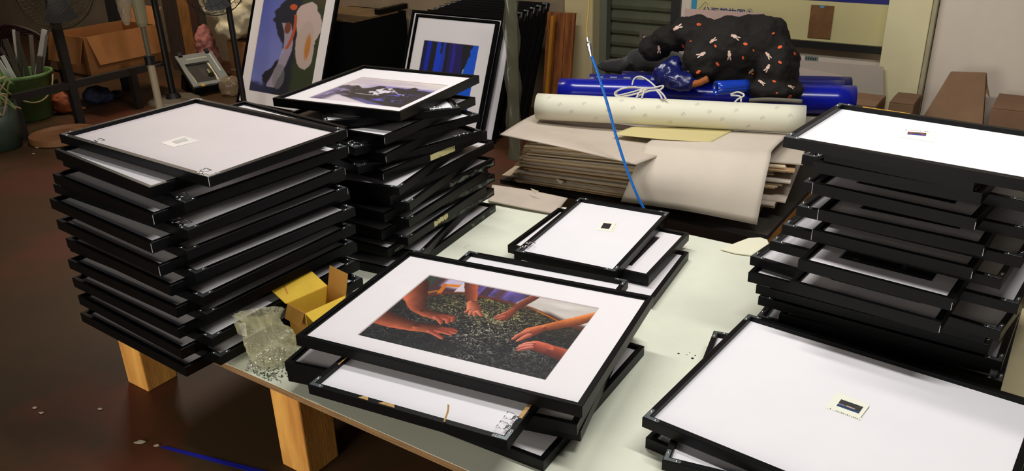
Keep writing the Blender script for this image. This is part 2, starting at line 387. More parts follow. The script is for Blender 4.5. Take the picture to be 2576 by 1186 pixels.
def frame(kind, w, d, x, y, z, yaw, label, group=None, win=None, pic=None, hangers=(), cat='picture frame', tilt=None, bare=False, board=None):
    """one black picture frame lying with its face up ('face') or its back up ('back'); w along local x"""
    th = thing('picture_frame', label, cat, (x, y, z), yaw, group)
    if tilt: th.rotation_mode = 'QUATERNION'; th.rotation_quaternion = tilt
    SPECS.append((x, y, z, yaw, w, d))
    pr = PF if kind == 'face' else PB
    for i, (L, off, a) in enumerate(((w, d, 0), (d, w, math.pi / 2), (w, d, math.pi), (d, w, -math.pi / 2))):
        p = Vector((0, -off / 2, 0)); p.rotate(Euler((0, 0, a)))
        link('frame_rail', rail_mesh(L, pr, kind), None, th, p, (0, 0, a))
    iw, idd = w - .022, d - .022
    if kind == 'face':
        zt = T - .0085
        if win is None: win = (-w / 2 + .10, w / 2 - .10, -d / 2 + .11, d / 2 - .10)
        m, m2 = window_mesh(iw, idd, win, zt, 'win%.3f%.3f%.3f' % (win[0], win[2], win[3]))
        mb_ = link('mat_board', m, None, th); link('window_bevel', m2, None, mb_)
        pw, ph = win[1] - win[0], win[3] - win[2]
        if pic is None: pic = DARKPIC
        me = pic(pw, ph)
        link('print', me, None, mb_, ((win[0] + win[1]) / 2, (win[2] + win[3]) / 2, zt - .0019))
        if not bare: link('glazing', board_mesh(iw, idd, T - .0072, T - .0058, GLAZE, 'glazing'), None, th)
    else:
        link('backing_board', board_mesh(iw, idd, .010, .0135, board or WHITEB, 'backing_board' + (board.name if board else '')), None, th)
        for sx, sy, a in ((-1, -1, 0), (1, -1, math.pi / 2), (1, 1, math.pi), (-1, 1, -math.pi / 2)):
            bk = link('corner_bracket', BRK, None, th, (sx * w / 2, sy * d / 2, T - .0032), (0, 0, a))
            for p in ((.027, .0063), (.0063, .027)): link('screw', SCR, None, bk, (p[0], p[1], .0009))
        for (hx, hy, a) in hangers:
            h = link('hanger', HST, None, th, (hx, hy, T - .0030), (0, 0, a))
            link('hanger_ring', HRG, None, h); link('screw', SCR, None, h, (0, .004, .0006))
    return th
def rect(edge, p1, p2, lev, w=None, d=None, anchor=.5):
    """centre, yaw, size of a frame whose top edge is seen from p1 to p2; edge AD near-left, DC right, AB left"""
    z = lev * T; a, b = U(*p1, z), U(*p2, z); L = np.linalg.norm(b - a); e = (b - a) / L; n = np.array([-e[1], e[0], 0])
    if edge == 'AD':
        w = w * T if w else L; d = d * T; m = a + (b - a) * anchor + e * (.5 - anchor) * w; c = m + n * d / 2; yaw = math.atan2(e[1], e[0])
    else:
        d = d * T if d else L; w = w * T; m = a + (b - a) * anchor + e * (.5 - anchor) * d; x = -n
        c = m + x * w / 2 * (-1 if edge == 'DC' else 1); yaw = math.atan2(x[1], x[0])
    return w, d, c[0], c[1], (lev - 1) * T, yaw

# ---- the pictures (flat prints)
def smooth(a, b, x): t = np.clip((x - a) / (b - a), 0, 1); return t * t * (3 - 2 * t)
def mixc(c, m, col): return c * (1 - m[..., None]) + m[..., None] * np.asarray(col, float)
def capsule(x, y, pts, asp):
    """distance / radius field of a tapered polyline (pts: u, v, r); returns (inside 0-1, across -1..1)"""
    best = np.full(x.shape, 9.); acr = np.zeros(x.shape)
    for (u0, v0, r0), (u1, v1, r1) in zip(pts[:-1], pts[1:]):
        ax, ay, bx, by = u0 * asp, v0, u1 * asp, v1; dx, dy = bx - ax, by - ay; L2 = dx * dx + dy * dy
        t = np.clip(((x * asp - ax) * dx + (y - ay) * dy) / L2, 0, 1)
        px, py = ax + t * dx - x * asp, ay + t * dy - y; r = r0 + (r1 - r0) * t
        dd = np.hypot(px, py) / r; s = np.sign(dx * py - dy * px) * dd
        k = dd < best; best = np.where(k, dd, best); acr = np.where(k, s, acr)
    return best, acr
def pic_hands(x, y):
    A = 1.43; n1, n2, n3 = VN(1), VN(2), VN(3)
    wob = (n1.fbm(x * 14, y * 12) - .5) * .02
    # tea leaves: thin pale curls over dark
    f = np.abs(n2.fbm(x * 46 + 4 * n1.at(x * 20, y * 18), y * 40 + 4 * n3.at(x * 22, y * 20), 3) - .5)
    g = np.abs(n3.fbm(x * 62 + 3 * n2.at(x * 30, y * 26), y * 30, 2) - .5)
    curl = np.clip(1 - f / .035, 0, 1) * .8 + np.clip(1 - g / .03, 0, 1) * .6
    bright = .34 + .8 * smooth(.25, .75, n1.fbm(x * 5, y * 4, 3)) * np.exp(-((x - .5) / .42) ** 2 - ((y - .42) / .5) ** 2) * 1.3
    tone = np.stack([124 + 40 * y, 124 + 22 * y, 112 - 40 * smooth(.3, .8, y)], -1)
    c = np.array([20., 21, 24]) + 1.35 * curl[..., None] * bright[..., None] * tone
    c = c + (smooth(.35, .8, y) * 16 * n2.at(x * 60, y * 50))[..., None] * np.array([1.4, 1, .4])
    # things behind the basket
    rim = .62 + .22 * smooth(-.02, .30, x) - .015 * smooth(.45, .6, x) - .14 * smooth(.62, .98, x) + wob * .4
    back = np.zeros_like(c) + np.array([70., 42, 48])
    back = mixc(back, smooth(.10, .14, x) * (1 - smooth(.24, .26, x)) * smooth(.84, .9, y), (190, 178, 200))
    back = mixc(back, smooth(.0, .05, .10 - x) * 1., (52, 60, 52))
    back = mixc(back, (np.abs(y - (.72 + 1.3 * (x - .08))) < .02) * (x < .14) * 1., (150, 92, 40))
    back = mixc(back, (np.abs(y - (.90 + .35 * (x - .15))) < .022) * (x > .13) * (x < .235) * 1., (212, 124, 30))
    back = mixc(back, (np.abs(x - .145 + (y - .85) * .12) < .012) * (y < .92) * 1., (190, 104, 30))
    back = mixc(back, (x > .222) * (x < .28) * 1. * (y > .8), (206, 196, 206))
    pur = (x > .32) * (x < .60) * 1.
    pc = np.array([108., 88, 168]) * (.35 + .9 * n1.fbm(x * 22, y * 10, 3))[..., None]
    back = back * (1 - pur[..., None]) + pur[..., None] * pc
    back = mixc(back, (np.abs(x - .385) < .025) * 1., (64, 40, 56)); back = mixc(back, smooth(.42, .46, x) * (1 - smooth(.47, .5, x)), (80, 52, 66))
    cloth = smooth(.585, .61, x - (y - .9) * .3)
    cc = np.array([206., 198, 190]) * (.86 + .22 * n2.fbm(x * 6, y * 16, 3))[..., None]
    back = back * (1 - cloth[..., None]) + cloth[..., None] * cc
    back = mixc(back, smooth(0, .06, rim + .07 - y) * smooth(.72, .8, x) * .9, (60, 38, 36))
    m = smooth(-.004, .004, y - rim); c = c * (1 - m[..., None]) + m[..., None] * back
    rb = np.clip(1 - np.abs(y - rim) / .022, 0, 1) ** .5
    c = mixc(c, rb * .9, (96, 42, 26)); c = mixc(c, np.clip(1 - np.abs(y - rim + .006) / .01, 0, 1) * smooth(.66, .74, x) * (1 - smooth(.88, .9, x)), (196, 118, 22))
    # arms and hands: (points), lit colour, dark colour
    def limb(c, pts, lit, dark, lightside=1, z=1.):
        d, a = capsule(x + wob * .5, y + wob * .5, pts, A); m = smooth(1.05, .93, d)
        sh = np.clip(.52 + .60 * a * lightside, 0, 1) ** 1.2; sh = sh * (.80 + .40 * n1.fbm(x * 30, y * 26, 3)) * (.72 + .5 * n2.fbm(x * 7, y * 6, 2))
        col = np.asarray(dark, float) + np.clip(sh, 0, 1.1)[..., None] * (np.asarray(lit, float) - np.asarray(dark, float))
        col[..., 1] += 8; col[..., 2] += 4
        return c * (1 - m[..., None]) + m[..., None] * col
    R1, D1 = (198, 92, 62), (62, 20, 14)
    c = limb(c, [(-.02, .84, .10), (.06, .64, .095), (.135, .50, .06), (.20, .455, .05)], R1, D1, 1)
    c = limb(c, [(.19, .46, .05), (.26, .455, .055), (.315, .455, .04)], R1, D1)
    for p in ([(.29, .47, .026), (.345, .475, .024), (.362, .435, .018)], [(.29, .45, .026), (.335, .44, .022), (.35, .40, .016)], [(.27, .435, .024), (.31, .40, .02), (.325, .375, .015)]):
        c = limb(c, p, (222, 112, 84), (112, 34, 26))
    c = limb(c, [(-.03, .29, .105), (.10, .265, .085), (.20, .255, .06), (.26, .275, .058)], R1, D1, 1)
    c = limb(c, [(.25, .27, .06), (.32, .285, .062), (.36, .29, .045)], R1, D1)
    for p in ([(.35, .31, .022), (.40, .325, .02), (.425, .318, .016)], [(.35, .29, .022), (.40, .30, .02), (.428, .292, .016)], [(.34, .27, .022), (.39, .272, .02), (.418, .262, .015)], [(.31, .245, .022), (.355, .22, .02), (.395, .195, .015)]):
        c = limb(c, p, (226, 116, 90), (120, 36, 28))
    c = limb(c, [(.255, 1.02, .055), (.315, .86, .05), (.365, .73, .036)], (176, 78, 52), (92, 34, 26), -1)
    c = limb(c, [(.37, .72, .04), (.405, .65, .052), (.43, .61, .04)], (212, 112, 84), (110, 44, 32), 1)
    for p in ([(.39, .62, .018), (.385, .585, .014)], [(.41, .61, .02), (.415, .565, .015)], [(.43, .61, .02), (.445, .565, .015)], [(.44, .63, .02), (.475, .585, .016)]):
        c = limb(c, p, (220, 122, 94), (116, 46, 34))
    c = limb(c, [(.655, 1.02, .03), (.62, .86, .036), (.60, .74, .03)], (150, 62, 44), (76, 26, 22), 1)
    c = limb(c, [(.60, .74, .032), (.595, .66, .045), (.59, .60, .03)], (176, 76, 54), (88, 30, 24), 1)
    for p in ([(.575, .67, .02), (.55, .60, .012)], [(.585, .63, .018), (.565, .585, .012)]): c = limb(c, p, (206, 100, 78), (110, 40, 32))
    c = limb(c, [(1.03, .93, .045), (.94, .77, .058), (.86, .655, .052), (.80, .575, .04)], (218, 116, 58), (96, 36, 20), 1)
    c = limb(c, [(.80, .575, .042), (.77, .51, .06), (.745, .45, .035)], (216, 108, 66), (98, 32, 24), 1)
    for p in ([(.755, .50, .026), (.725, .43, .02), (.718, .375, .013)], [(.775, .46, .026), (.755, .40, .02), (.745, .365, .013)]): c = limb(c, p, (228, 124, 100), (120, 44, 36))
    c = limb(c, [(1.04, .31, .075), (.95, .335, .068), (.89, .345, .06)], (186, 78, 54), (80, 22, 20), 1)
    c = limb(c, [(.89, .35, .062), (.84, .36, .058), (.81, .35, .04)], (206, 92, 70), (100, 30, 26), 1)
    for p in ([(.82, .375, .022), (.79, .345, .018), (.775, .315, .014)], [(.82, .345, .022), (.79, .315, .018), (.775, .285, .014)], [(.83, .32, .022), (.80, .285, .018), (.785, .258, .014)]):
        c = limb(c, p, (224, 124, 108), (118, 44, 42))
    dust = (VN(9).at(x * 150, y * 130) > .955) * (.5 * smooth(.1, .9, n2.at(x * 6, y * 6)))
    return mixc(c, dust, (220, 215, 215))
def pic_mountain(x, y):
    n1, n2, n3 = VN(11), VN(12), VN(13)
    sky = np.stack([168 + 40 * y, 146 + 52 * y, 196 - 4 * y], -1) - 26 * (n1.fbm(x * 3, y * 9, 4) - .5)[..., None] * np.array([1.6, 1.8, .4])
    sky = mixc(sky, smooth(.78, .7, y) * smooth(.2, .5, x) * .7, (96, 84, 176))
    ridge = .50 + .16 * x + .10 * n1.at(x * 7, 3 + x * 0) + .10 * n2.at(x * 19, x * 0) * (x < .8)
    c = sky; m = smooth(-.01, .02, ridge - y); c = mixc(c, m, (40, 38, 42))
    c = mixc(c, smooth(.25, .0, x) * .75 * smooth(.7, .4, y), (140, 122, 176))
    br = smooth(.56, .66, n3.fbm(x * 16, y * 18, 4)) * np.exp(-((x - .13) / .14) ** 2 - ((y - .33) / .28) ** 2)
    c = mixc(c, br * .8, (176, 160, 200))
    t = np.exp(-((x - .52) / .12) ** 2 - ((y - .52) / .16) ** 2); w = smooth(.50, .60, n3.fbm(x * 26, y * 24, 4) * (.5 + t)) * smooth(.15, .45, t)
    c = mixc(c, w, (222, 212, 220))
    c = mixc(c, np.clip(1 - np.abs(y - (.36 - .05 * (x - .3))) / .012, 0, 1) * (x > .3) * (x < .52), (230, 220, 225))
    c = mixc(c, np.clip(1 - np.abs(y - (.55 - .45 * (x - .55) + .05 * n2.at(x * 30, y * 0))) / .018, 0, 1) * (x > .55) * (x < .8), (206, 198, 226))
    bl = smooth(.5, .62, n2.fbm(x * 20, y * 22, 4)) * (np.exp(-((x - .80) / .12) ** 2 - ((y - .42) / .09) ** 2) + np.exp(-((x - .72) / .16) ** 2 - ((y - .22) / .06) ** 2))
    c = mixc(c, np.clip(bl * 1.4, 0, 1), (98, 92, 206))
    sn = smooth(.0, .05, (.36 - .48 * x) - y) * smooth(.10, .2, x); c = mixc(c, sn, (214, 202, 208))
    c = mixc(c, smooth(0, .04, (.42 - .45 * x) - y) * (1 - sn) * smooth(.3, .5, x) * .6, (120, 116, 200))
    return c
def pic_cloth(x, y):
    n1, n2 = VN(21), VN(22)
    c = np.stack([120 - 40 * y + 30 * x, 128 - 36 * y + 20 * x, 196 - 20 * y + 0 * x], -1) + 14 * (n1.fbm(x * 3, y * 5, 3) - .5)[..., None]
    w = (n1.fbm(x * 5 + 3, y * 12, 4) - .5)
    c = mixc(c, smooth(.30, .34, x + w * .22 + .10 * np.sin(y * 12)) , (42, 42, 52))
    c = mixc(c, smooth(.62, .70, x + w * .1) * .9, (58, 66, 42))
    c = mixc(c, smooth(.80, .9, x) * smooth(.75, .9, y), (92, 66, 48))
    c = mixc(c, smooth(.10, .06, y + w * .08) * smooth(.5, .2, x), (48, 54, 84))
    d = np.hypot((x - .78) / .20, (y - .66 + .18 * (x - .6)) / .20) + w * .5
    c = mixc(c, smooth(1.03, .97, d), (196, 176, 170))
    d2 = np.hypot((x - .80 - .03 * np.sin(y * 9)) / .15, (y - .44) / .20) + w * .4
    c = mixc(c, smooth(1.03, .97, d2), (188, 168, 160)); c = mixc(c, smooth(.9, .5, np.hypot((x - .83) / .06, (y - .44) / .15)), (186, 122, 62))
    sx = .42 + .10 * np.sin((y - .2) * 7) + w * .05
    c = mixc(c, smooth(.075, .06, np.abs(x - sx)) * (y < .62) * (y > .06) * .85, (176, 162, 182))
    d3 = np.hypot((x - .45) / .10, (y - .16) / .11) + w * .3; c = mixc(c, smooth(1.02, .95, d3) * .7, (122, 120, 122))
    red = smooth(.028, .018, np.abs(x - (.56 - .5 * (y - .6) ** 2 * 4 + .02))) * (y > .40) * (y < .70); c = mixc(c, red, (178, 84, 52))
    c = mixc(c, smooth(1.1, .9, np.hypot((x - .47) / .05, (y - .58) / .05)), (120, 62, 48)); c = mixc(c, smooth(1.1, .9, np.hypot((x - .51) / .06, (y - .76) / .025)), (196, 88, 46))
    c = mixc(c, smooth(1.1, .9, np.hypot((x - .62) / .07, (y - .93) / .08)), (188, 84, 38))
    return c
def pic_blue(x, y):
    n1, n2 = VN(31), VN(32); w = (n1.fbm(x * 6, y * 3, 3) - .5) * .1
    c = np.zeros(x.shape + (3,)) + np.array([34., 32, 40])
    def band(c, x0, x1, col, jag=0): return mixc(c, smooth(x0 - .01, x0 + .01, x + w * .3) * (1 - smooth(x1 - .01, x1 + .01, x + w + jag * (n2.at(x * 3, y * 30) - .5))), col)
    c = band(c, .02, .12, (24, 30, 70)); c = band(c, .08, .16, (24, 44, 172)); c = band(c, .25, .33, (28, 66, 206), .10); c = band(c, .36, .41, (34, 60, 176)); c = band(c, .48, .72, (40, 34, 92)); c = band(c, .55, .60, (46, 44, 150))
    e = .80 - .30 * (.75 - y) + .04 * n2.at(y * 30, x * 2); c = mixc(c, smooth(0, .015, x - e), (26, 88, 214)); c = mixc(c, smooth(.02, 0, np.abs(x - e)) * (y < .7), (150, 190, 226))
    c = mixc(c, smooth(.03, .0, np.abs(((x - .05) * 9 + y * 3) % 1 - .5) - .1) * (x < .16) * (y < .5) * (y > .28) * .6, (150, 140, 130))
    return c
def pic_dark(x, y):
    n1 = VN(41); c = np.zeros(x.shape + (3,)) + np.array([34., 31, 36])
    return c + 60 * (smooth(.5, .8, n1.fbm(x * 12, y * 8, 4)))[..., None] * np.array([1., .92, .9])
_pc = {}
def picture(fn, nx, ny):
    def mk(w, h):
        k = (fn.__name__, round(w, 3), round(h, 3))
        if k not in _pc: _pc[k] = print_mesh('print', w, h, nx, ny, fn)
        return _pc[k]
    return mk
DARKPIC = picture(pic_dark, 40, 30)

# ---- tall stack at the table's left corner
def stack(rows, where, group):
    rows = sorted(rows, key=lambda r: -r[0]); out = {}
    for i, r in enumerate(rows):
        lev, kind, edge, p1, p2, w, d = r[:7]; kw = dict(r[7]) if len(r) > 7 else {}
        an = kw.pop('anchor', .5)
        w_, d_, x, y, z, yaw = rect(edge, p1, p2, lev, w, d, an)
        lab = kw.pop('label', None) or 'black frame lying %s, %s in the %s' % ('face up' if kind == 'face' else 'back up', ORD[i] if i == 0 else ORD[i] + ' from the top', where)
        hs = [(hx * w_, hy * d_, a) for hx, hy, a in kw.pop('hangers', ())]
        if 'winf' in kw:
            a, b_, c_, d2 = kw.pop('winf'); kw['win'] = ((a - .5) * w_, (b_ - .5) * w_, (c_ - .5) * d_, (d2 - .5) * d_)
        out[lev] = frame(kind, w_, d_, x, y, z, yaw, lab, group, hangers=hs, **kw)
    return out
H_ = math.pi / 2
SL = stack([
 (18, 'back', 'AD', (147.7, 334.9), (523, 444), None, 15.5, dict(label='black frame lying back up, clear sticker on board, topmost in the left corner stack', board=mat('grey_backing', (212, 203, 203), .55, spec=.3, var=.04, scale=5), hangers=[(-.26, -.485, 0), (.43, -.485, 0)])),
 (17, 'face', 'AD', (138.5, 376), (373, 471), 17.6, 21),
 (16, 'back', 'DC', (467, 506), (872, 366), 21, 17.8, dict(hangers=[(.42, -.485, 0)])),
 (15, 'face', 'AD', (131.5, 437), (383, 540), 17.6, 21),
 (14, 'back', 'DC', (468.7, 578), (867.7, 419), 21, 17.8, dict(hangers=[(.38, -.485, 0), (.43, -.485, 0)])),
 (13, 'face', 'AD', (123.6, 500), (378.7, 612), 17.6, 21),
 (12, 'back', 'DC', (469.6, 628.6), (872, 469.5), 21, 17.8),
 (11, 'face', 'AD', (142.4, 553.4), (396, 669.5), 17.6, 21),
 (10, 'back', 'DC', (492.8, 684.7), (889, 520), 21, 17.8),
 (9, 'face', 'AD', (165.6, 600), (424.6, 720), 17.6, 21),
 (8, 'back', 'DC', (501, 748.6), (890.5, 562.5), 21, 17.8),
 (7, 'face', 'AD', (172.7, 654), (438, 774), 17.6, 21),
 (6, 'back', 'DC', (512.8, 791), (893, 603), 21, 17.8),
 (5, 'face', 'AD', (182.9, 700), (444, 827), 17.6, 21),
 (4, 'back', 'DC', (523.4, 853.5), (899, 652), 21, 17.8),
 (3, 'face', 'AD', (196, 744), (453, 880), 17.6, 21),
 (2, 'back', 'DC', (543.8, 900.4), (917, 694), 21, 17.8),
 (1, 'face', 'AD', (204, 789), (461, 923.6), 17.6, 21),
], 'left corner stack', 'frames in the left corner stack')
# ---- stack behind it
a0 = dict(anchor=0)
SK = stack([
 (17, 'face', 'AD', (686, 246), (1006, 282.5), 17.2, 17.6, dict(label='black frame with a snowy purple mountain picture, topmost of the back stack', winf=(.178, .904, .14, .74), pic=picture(pic_mountain, 220, 160))),
 (16, 'back', 'AD', (1066, 278), (1158.5, 268.5), 15, 13, dict(anchor=1, hangers=[(.30, -.485, 0), (.37, -.485, 0)])),
 (15, 'face', 'DC', (966, 343.5), (1196, 244), 16, 17.4),
 (14, 'back', 'DC', (892, 370), (1206, 285), 13, 17.2, dict(hangers=[(.42, -.485, 0), (.36, -.485, 0)])),
 (13, 'face', 'DC', (970, 390), (1070, 339), 16, 17.2, a0),
 (12, 'back', 'DC', (900, 417), (1213, 326), 13, 17.4, dict(hangers=[(.485, .38, H_), (.485, .31, H_)])),
 (11, 'face', 'DC', (963, 434.5), (1063, 394.5), 16, 17.6, a0),
 (10, 'back', 'DC', (1003.6, 470.6), (1103, 400), 17, 17.4, a0),
 (9, 'face', 'DC', (979, 495), (1243.5, 354.5), 15, 20.9),
 (8, 'back', 'DC', (1030, 509), (1130, 435.5), 17, 17.4, a0),
 (7, 'face', 'DC', (968, 539), (1242.5, 398), 15, 20.9),
 (6, 'back', 'DC', (1028, 551.5), (1128, 488), 17, 17.4, a0),
 (5, 'face', 'DC', (962, 582), (1242, 438.5), 15, 20.9),
 (4, 'back', 'DC', (1026, 598), (1126, 531), 17, 17.4, a0),
 (3, 'face', 'DC', (977, 627), (1241.5, 473.6), 15, 20.9),
 (2, 'back', 'DC', (1060, 635), (1160, 536), 17, 17.4, a0),
 (1, 'face', 'DC', (1109, 614), (1246.5, 514), 15, 20.9, dict(anchor=1)),
], 'back stack', 'frames in the back stack')
# ---- near pile with the big photograph on top
NW = 'near middle pile'
SM = stack([
 (5, 'face', 'AD', (743, 844), (1465, 1024), None, 17.9, dict(label='large black frame with a white mat and a photograph of hands sorting tea', winf=(.174, .8475, .139, .811), pic=picture(pic_hands, 520, 364))),
 (4, 'back', 'AD', (774, 965), (1275.7, 1107.7), None, 26.4, dict(label='black frame lying back up right under the tea photograph, torn brown paper on its rim', hangers=[(.478, -.445, H_), (.478, -.40, H_)])),
 (3, 'face', 'AD', (715, 910), (1451.5, 1069.5), None, 17.9),
 (2, 'face', 'AD', (722, 935), (1461, 1085), None, 17.9),
 (1, 'face', 'DC', (1367.3, 1160.7), (1621, 871), 25.6, None),
], NW, 'frames in the near middle pile')
# ---- small pile in the middle
SS = stack([
 (3, 'back', 'AD', (1293, 630), (1548, 682), None, 17.0, dict(label='small black frame lying back up on the middle pile, dark picture label on its board', hangers=[(-.485, -.42, -H_), (-.485, -.36, -H_)])),
 (2, 'face', 'AD', (1277, 616), (1632, 695), None, 12.1, dict(label='small black frame lying face up under the labelled one in the middle pile', winf=(.16, .84, .16, .84), pic=picture(pic_dark, 60, 50))),
 (1, 'face', 'DC', (1653, 740), (1733, 633.6), 16.7, 12.1, dict(anchor=1, label='small black frame lying face up at the bottom of the middle pile')),
], 'small middle pile', 'frames in the small middle pile')
# ---- near right pile
SR = stack([
 (3, 'back', 'AD', (1616, 1047), (1900, 1163.5), 23.1, 18.9, dict(anchor=0, label='large black frame lying back up at the near right, coast picture label on its board')),
 (2, 'back', 'AB', (1666, 1155), (1796, 829), 16, None, dict(label='black frame lying back up, turned, between the two others of the near right pile')),
 (1, 'face', 'AD', (1624.5, 1100.5), (1676, 1123), 23.1, 18.9, dict(anchor=0, label='black frame lying face up at the bottom of the near right pile')),
], 'near right pile', 'frames in the near right pile')
# ---- tall right stack
wn = dict(winf=(.20, .82, .17, .86))
ST = stack([
 (20, 'back', 'AB', (1972, 341), (2111, 256), 18.2, None, dict(label='black frame lying back up, red and blue label, topmost in the right stack')),
 (19, 'face', 'AD', (2120, 385), (2400, 440), 11, 9.5),
 (18, 'face', 'AD', (2046, 403.5), (2472, 485.5), None, 16.5, wn),
 (17, 'back', 'AD', (2018.7, 386), (2560, 499), 17.4, 13.0, dict(anchor=0, hangers=[(-.42, -.47, 0)])),
 (16, 'face', 'AD', (2045, 459), (2457.6, 550), None, 16.5, wn),
 (15, 'back', 'AD', (2019.7, 454), (2565, 570), 17.4, 13.0, dict(anchor=0)),
 (14, 'face', 'AD', (2058.8, 526), (2478, 617), None, 16.5, wn),
 (13, 'back', 'AD', (2005, 515), (2574, 646), None, 14.0),
 (12, 'face', 'AD', (2043.5, 577.5), (2449, 675), None, 16.5, wn),
 (11, 'back', 'AD', (1968, 562), (2522.6, 700.6), None, 14.0),
 (10, 'face', 'AD', (2008.7, 652), (2398, 754), None, 16.5, wn),
 (9, 'back', 'AD', (1938, 603.5), (2565, 764), None, 14.0),
 (8, 'face', 'AD', (1986.5, 706.7), (2368, 812), None, 16.5, wn),
 (7, 'back', 'AD', (1888, 642), (2519.6, 832), None, 14.0),
 (6, 'face', 'AD', (1882.7, 684.5), (2480, 840), None, 15.0),
 (5, 'back', 'AD', (1903, 714), (2490, 868), None, 15.0),
 (4, 'back', 'AD', (1908.6, 743), (2523.5, 909), None, 15.0),
 (3, 'face', 'AD', (1960, 790), (2496, 915), None, 15.0),
 (2, 'back', 'AD', (1903.5, 793), (2523, 960), None, 15.0),
 (1, 'face', 'AD', (1935, 826), (2505, 985), None, 15.0),
], 'right stack', 'frames in the right stack')

# ------------------------------------------------------------------ labels, stickers and tears on the frames
def on_frame(fr, p, dz=0):      # world point -> local point on a frame
    q = local(fr, p); q[2] += dz; return q
def sticker(fr, quad_px, z, m, name='label_sticker', dz=.0004):
    pts = [on_frame(fr, U(u, v, z), 0) for u, v in quad_px]
    for p in pts: p[2] += dz
    return obj(name, MB().add(pts, [tuple(range(len(pts)))]), m, fr)
PAPER = mat('label_paper', (229, 229, 212), .8); INK = mat('label_ink', (96, 94, 88), .8)
def lerp(a, b, t): return tuple(np.array(a) + (np.array(b) - np.array(a)) * t)
def label(fr, quad, z, pic_quad, colfn, nx, ny):
    st = sticker(fr, quad, z, PAPER)
    pts = [on_frame(fr, U(u, v, z)) for u, v in pic_quad]
    A, B, C, D = [np.array(p) for p in pts]                     # A left-near, B left-far, C right-far, D right-near
    def fn(i, j): p = A + (D - A) * i + (B - A) * j; return (p[0], p[1], p[2] + .0008)
    mb = MB().grid(fn, nx, ny); me = mb.mesh('print'); x, y = np.meshgrid(np.linspace(0, 1, nx + 1), np.linspace(0, 1, ny + 1))
    c = np.clip(colfn(x, y), 0, 255) / 255.; c = np.where(c <= .04045, c / 12.92, ((c + .055) / 1.055) ** 2.4)
    at = me.color_attributes.new('Col', 'FLOAT_COLOR', 'POINT'); at.data.foreach_set('color', np.concatenate([c.reshape(-1, 3), np.ones((c.shape[0] * c.shape[1], 1))], 1).ravel().astype(np.float32))
    me.materials.append(PRINTM); link('label_picture', me, None, st)
    return st
def dashes(fr, st, p0, p1, z, n, h=1.2, gap=.3):
    mb = MB(); a, b = np.array(p0, float), np.array(p1, float); d = (b - a) / np.linalg.norm(b - a); nn = np.array([-d[1], d[0]])
    for i in range(n):
        if random.random() < .2: continue
        s, e = (i + gap * random.random()) / n, (i + 1 - gap) / n; hh = h * random.uniform(.5, 1)
        q = [a + (b - a) * s - nn * hh / 2, a + (b - a) * e - nn * hh / 2, a + (b - a) * e + nn * hh / 2, a + (b - a) * s + nn * hh / 2]
        pts = [on_frame(fr, U(x, y, z)) for x, y in q]
        mb.add([(p[0], p[1], p[2] + .0007) for p in pts], [(0, 1, 2, 3)])
    obj('label_lines', mb, INK, st)
def pic_coast(x, y):
    n = VN(51); c = np.zeros(x.shape + (3,)) + np.array([40., 40, 38]) + 34 * n.fbm(x * 9, y * 6, 3)[..., None]
    c = mixc(c, smooth(.34, .28, y - .14 * (x < .25) + .05 * np.sin(x * 9)), (48, 66, 98))
    c = mixc(c, smooth(.09, .04, np.abs(y - .42 + .06 * x)) * smooth(.3, .4, x) * (1 - smooth(.7, .8, x)), (206, 172, 150)); return mixc(c, smooth(.04, .02, np.abs(y - .36)) * (x < .3), (196, 190, 196))
def pic_redblue(x, y):
    n = VN(52); c = np.zeros(x.shape + (3,)) + np.array([72., 62, 52]); c = mixc(c, smooth(.45, .6, n.fbm(x * 6, y * 3 + 3, 3)) * (y > .4), (150, 72, 56))
    return mixc(c, smooth(.42, .3, y), (58, 56, 140))
zb = lambda lev: (lev - 1) * T + .0135
fr = SR[3]; st = label(fr, [(2076, 1027), (2106, 987), (2188, 1020), (2165, 1060)], zb(3), [(2104, 1022), (2116, 1006), (2171, 1026), (2160, 1042)], pic_coast, 40, 20)
dashes(fr, st, (2087, 1029), (2164, 1057), zb(3), 16, 2.2); sticker(st.parent, [(2186, 1024), (2164, 1053), (2165.5, 1053.5), (2187.5, 1024.5)], zb(3), INK, 'label_lines', .0007)
fr = ST[20]; st = label(fr, [(2262, 345), (2270, 323), (2356, 331), (2350, 359)], zb(20), [(2282, 339), (2284, 332), (2330, 335.5), (2329, 343)], pic_redblue, 40, 14)
dashes(fr, st, (2271, 327), (2343, 333), zb(20), 12, 1.2)
fr = SS[3]; st = label(fr, [(1502, 580), (1514, 557), (1553, 562), (1543, 583)], zb(3), [(1511, 575), (1518.5, 562), (1539.5, 564.5), (1532, 577)], pic_dark, 30, 20)
dashes(fr, st, (1550, 563), (1539, 580), zb(3), 8, 1.2)
fr = SL[18]; sticker(fr, [(405, 360), (462, 342), (503, 355), (436, 371)], zb(18), mat('clear_sticker', (222, 219, 214), .25, spec=.6))
sticker(fr, [(432, 357), (465, 347), (474, 354), (444, 362)], zb(18), mat('sticker_grey', (188, 187, 184), .5), 'sticker_patch', .0008)
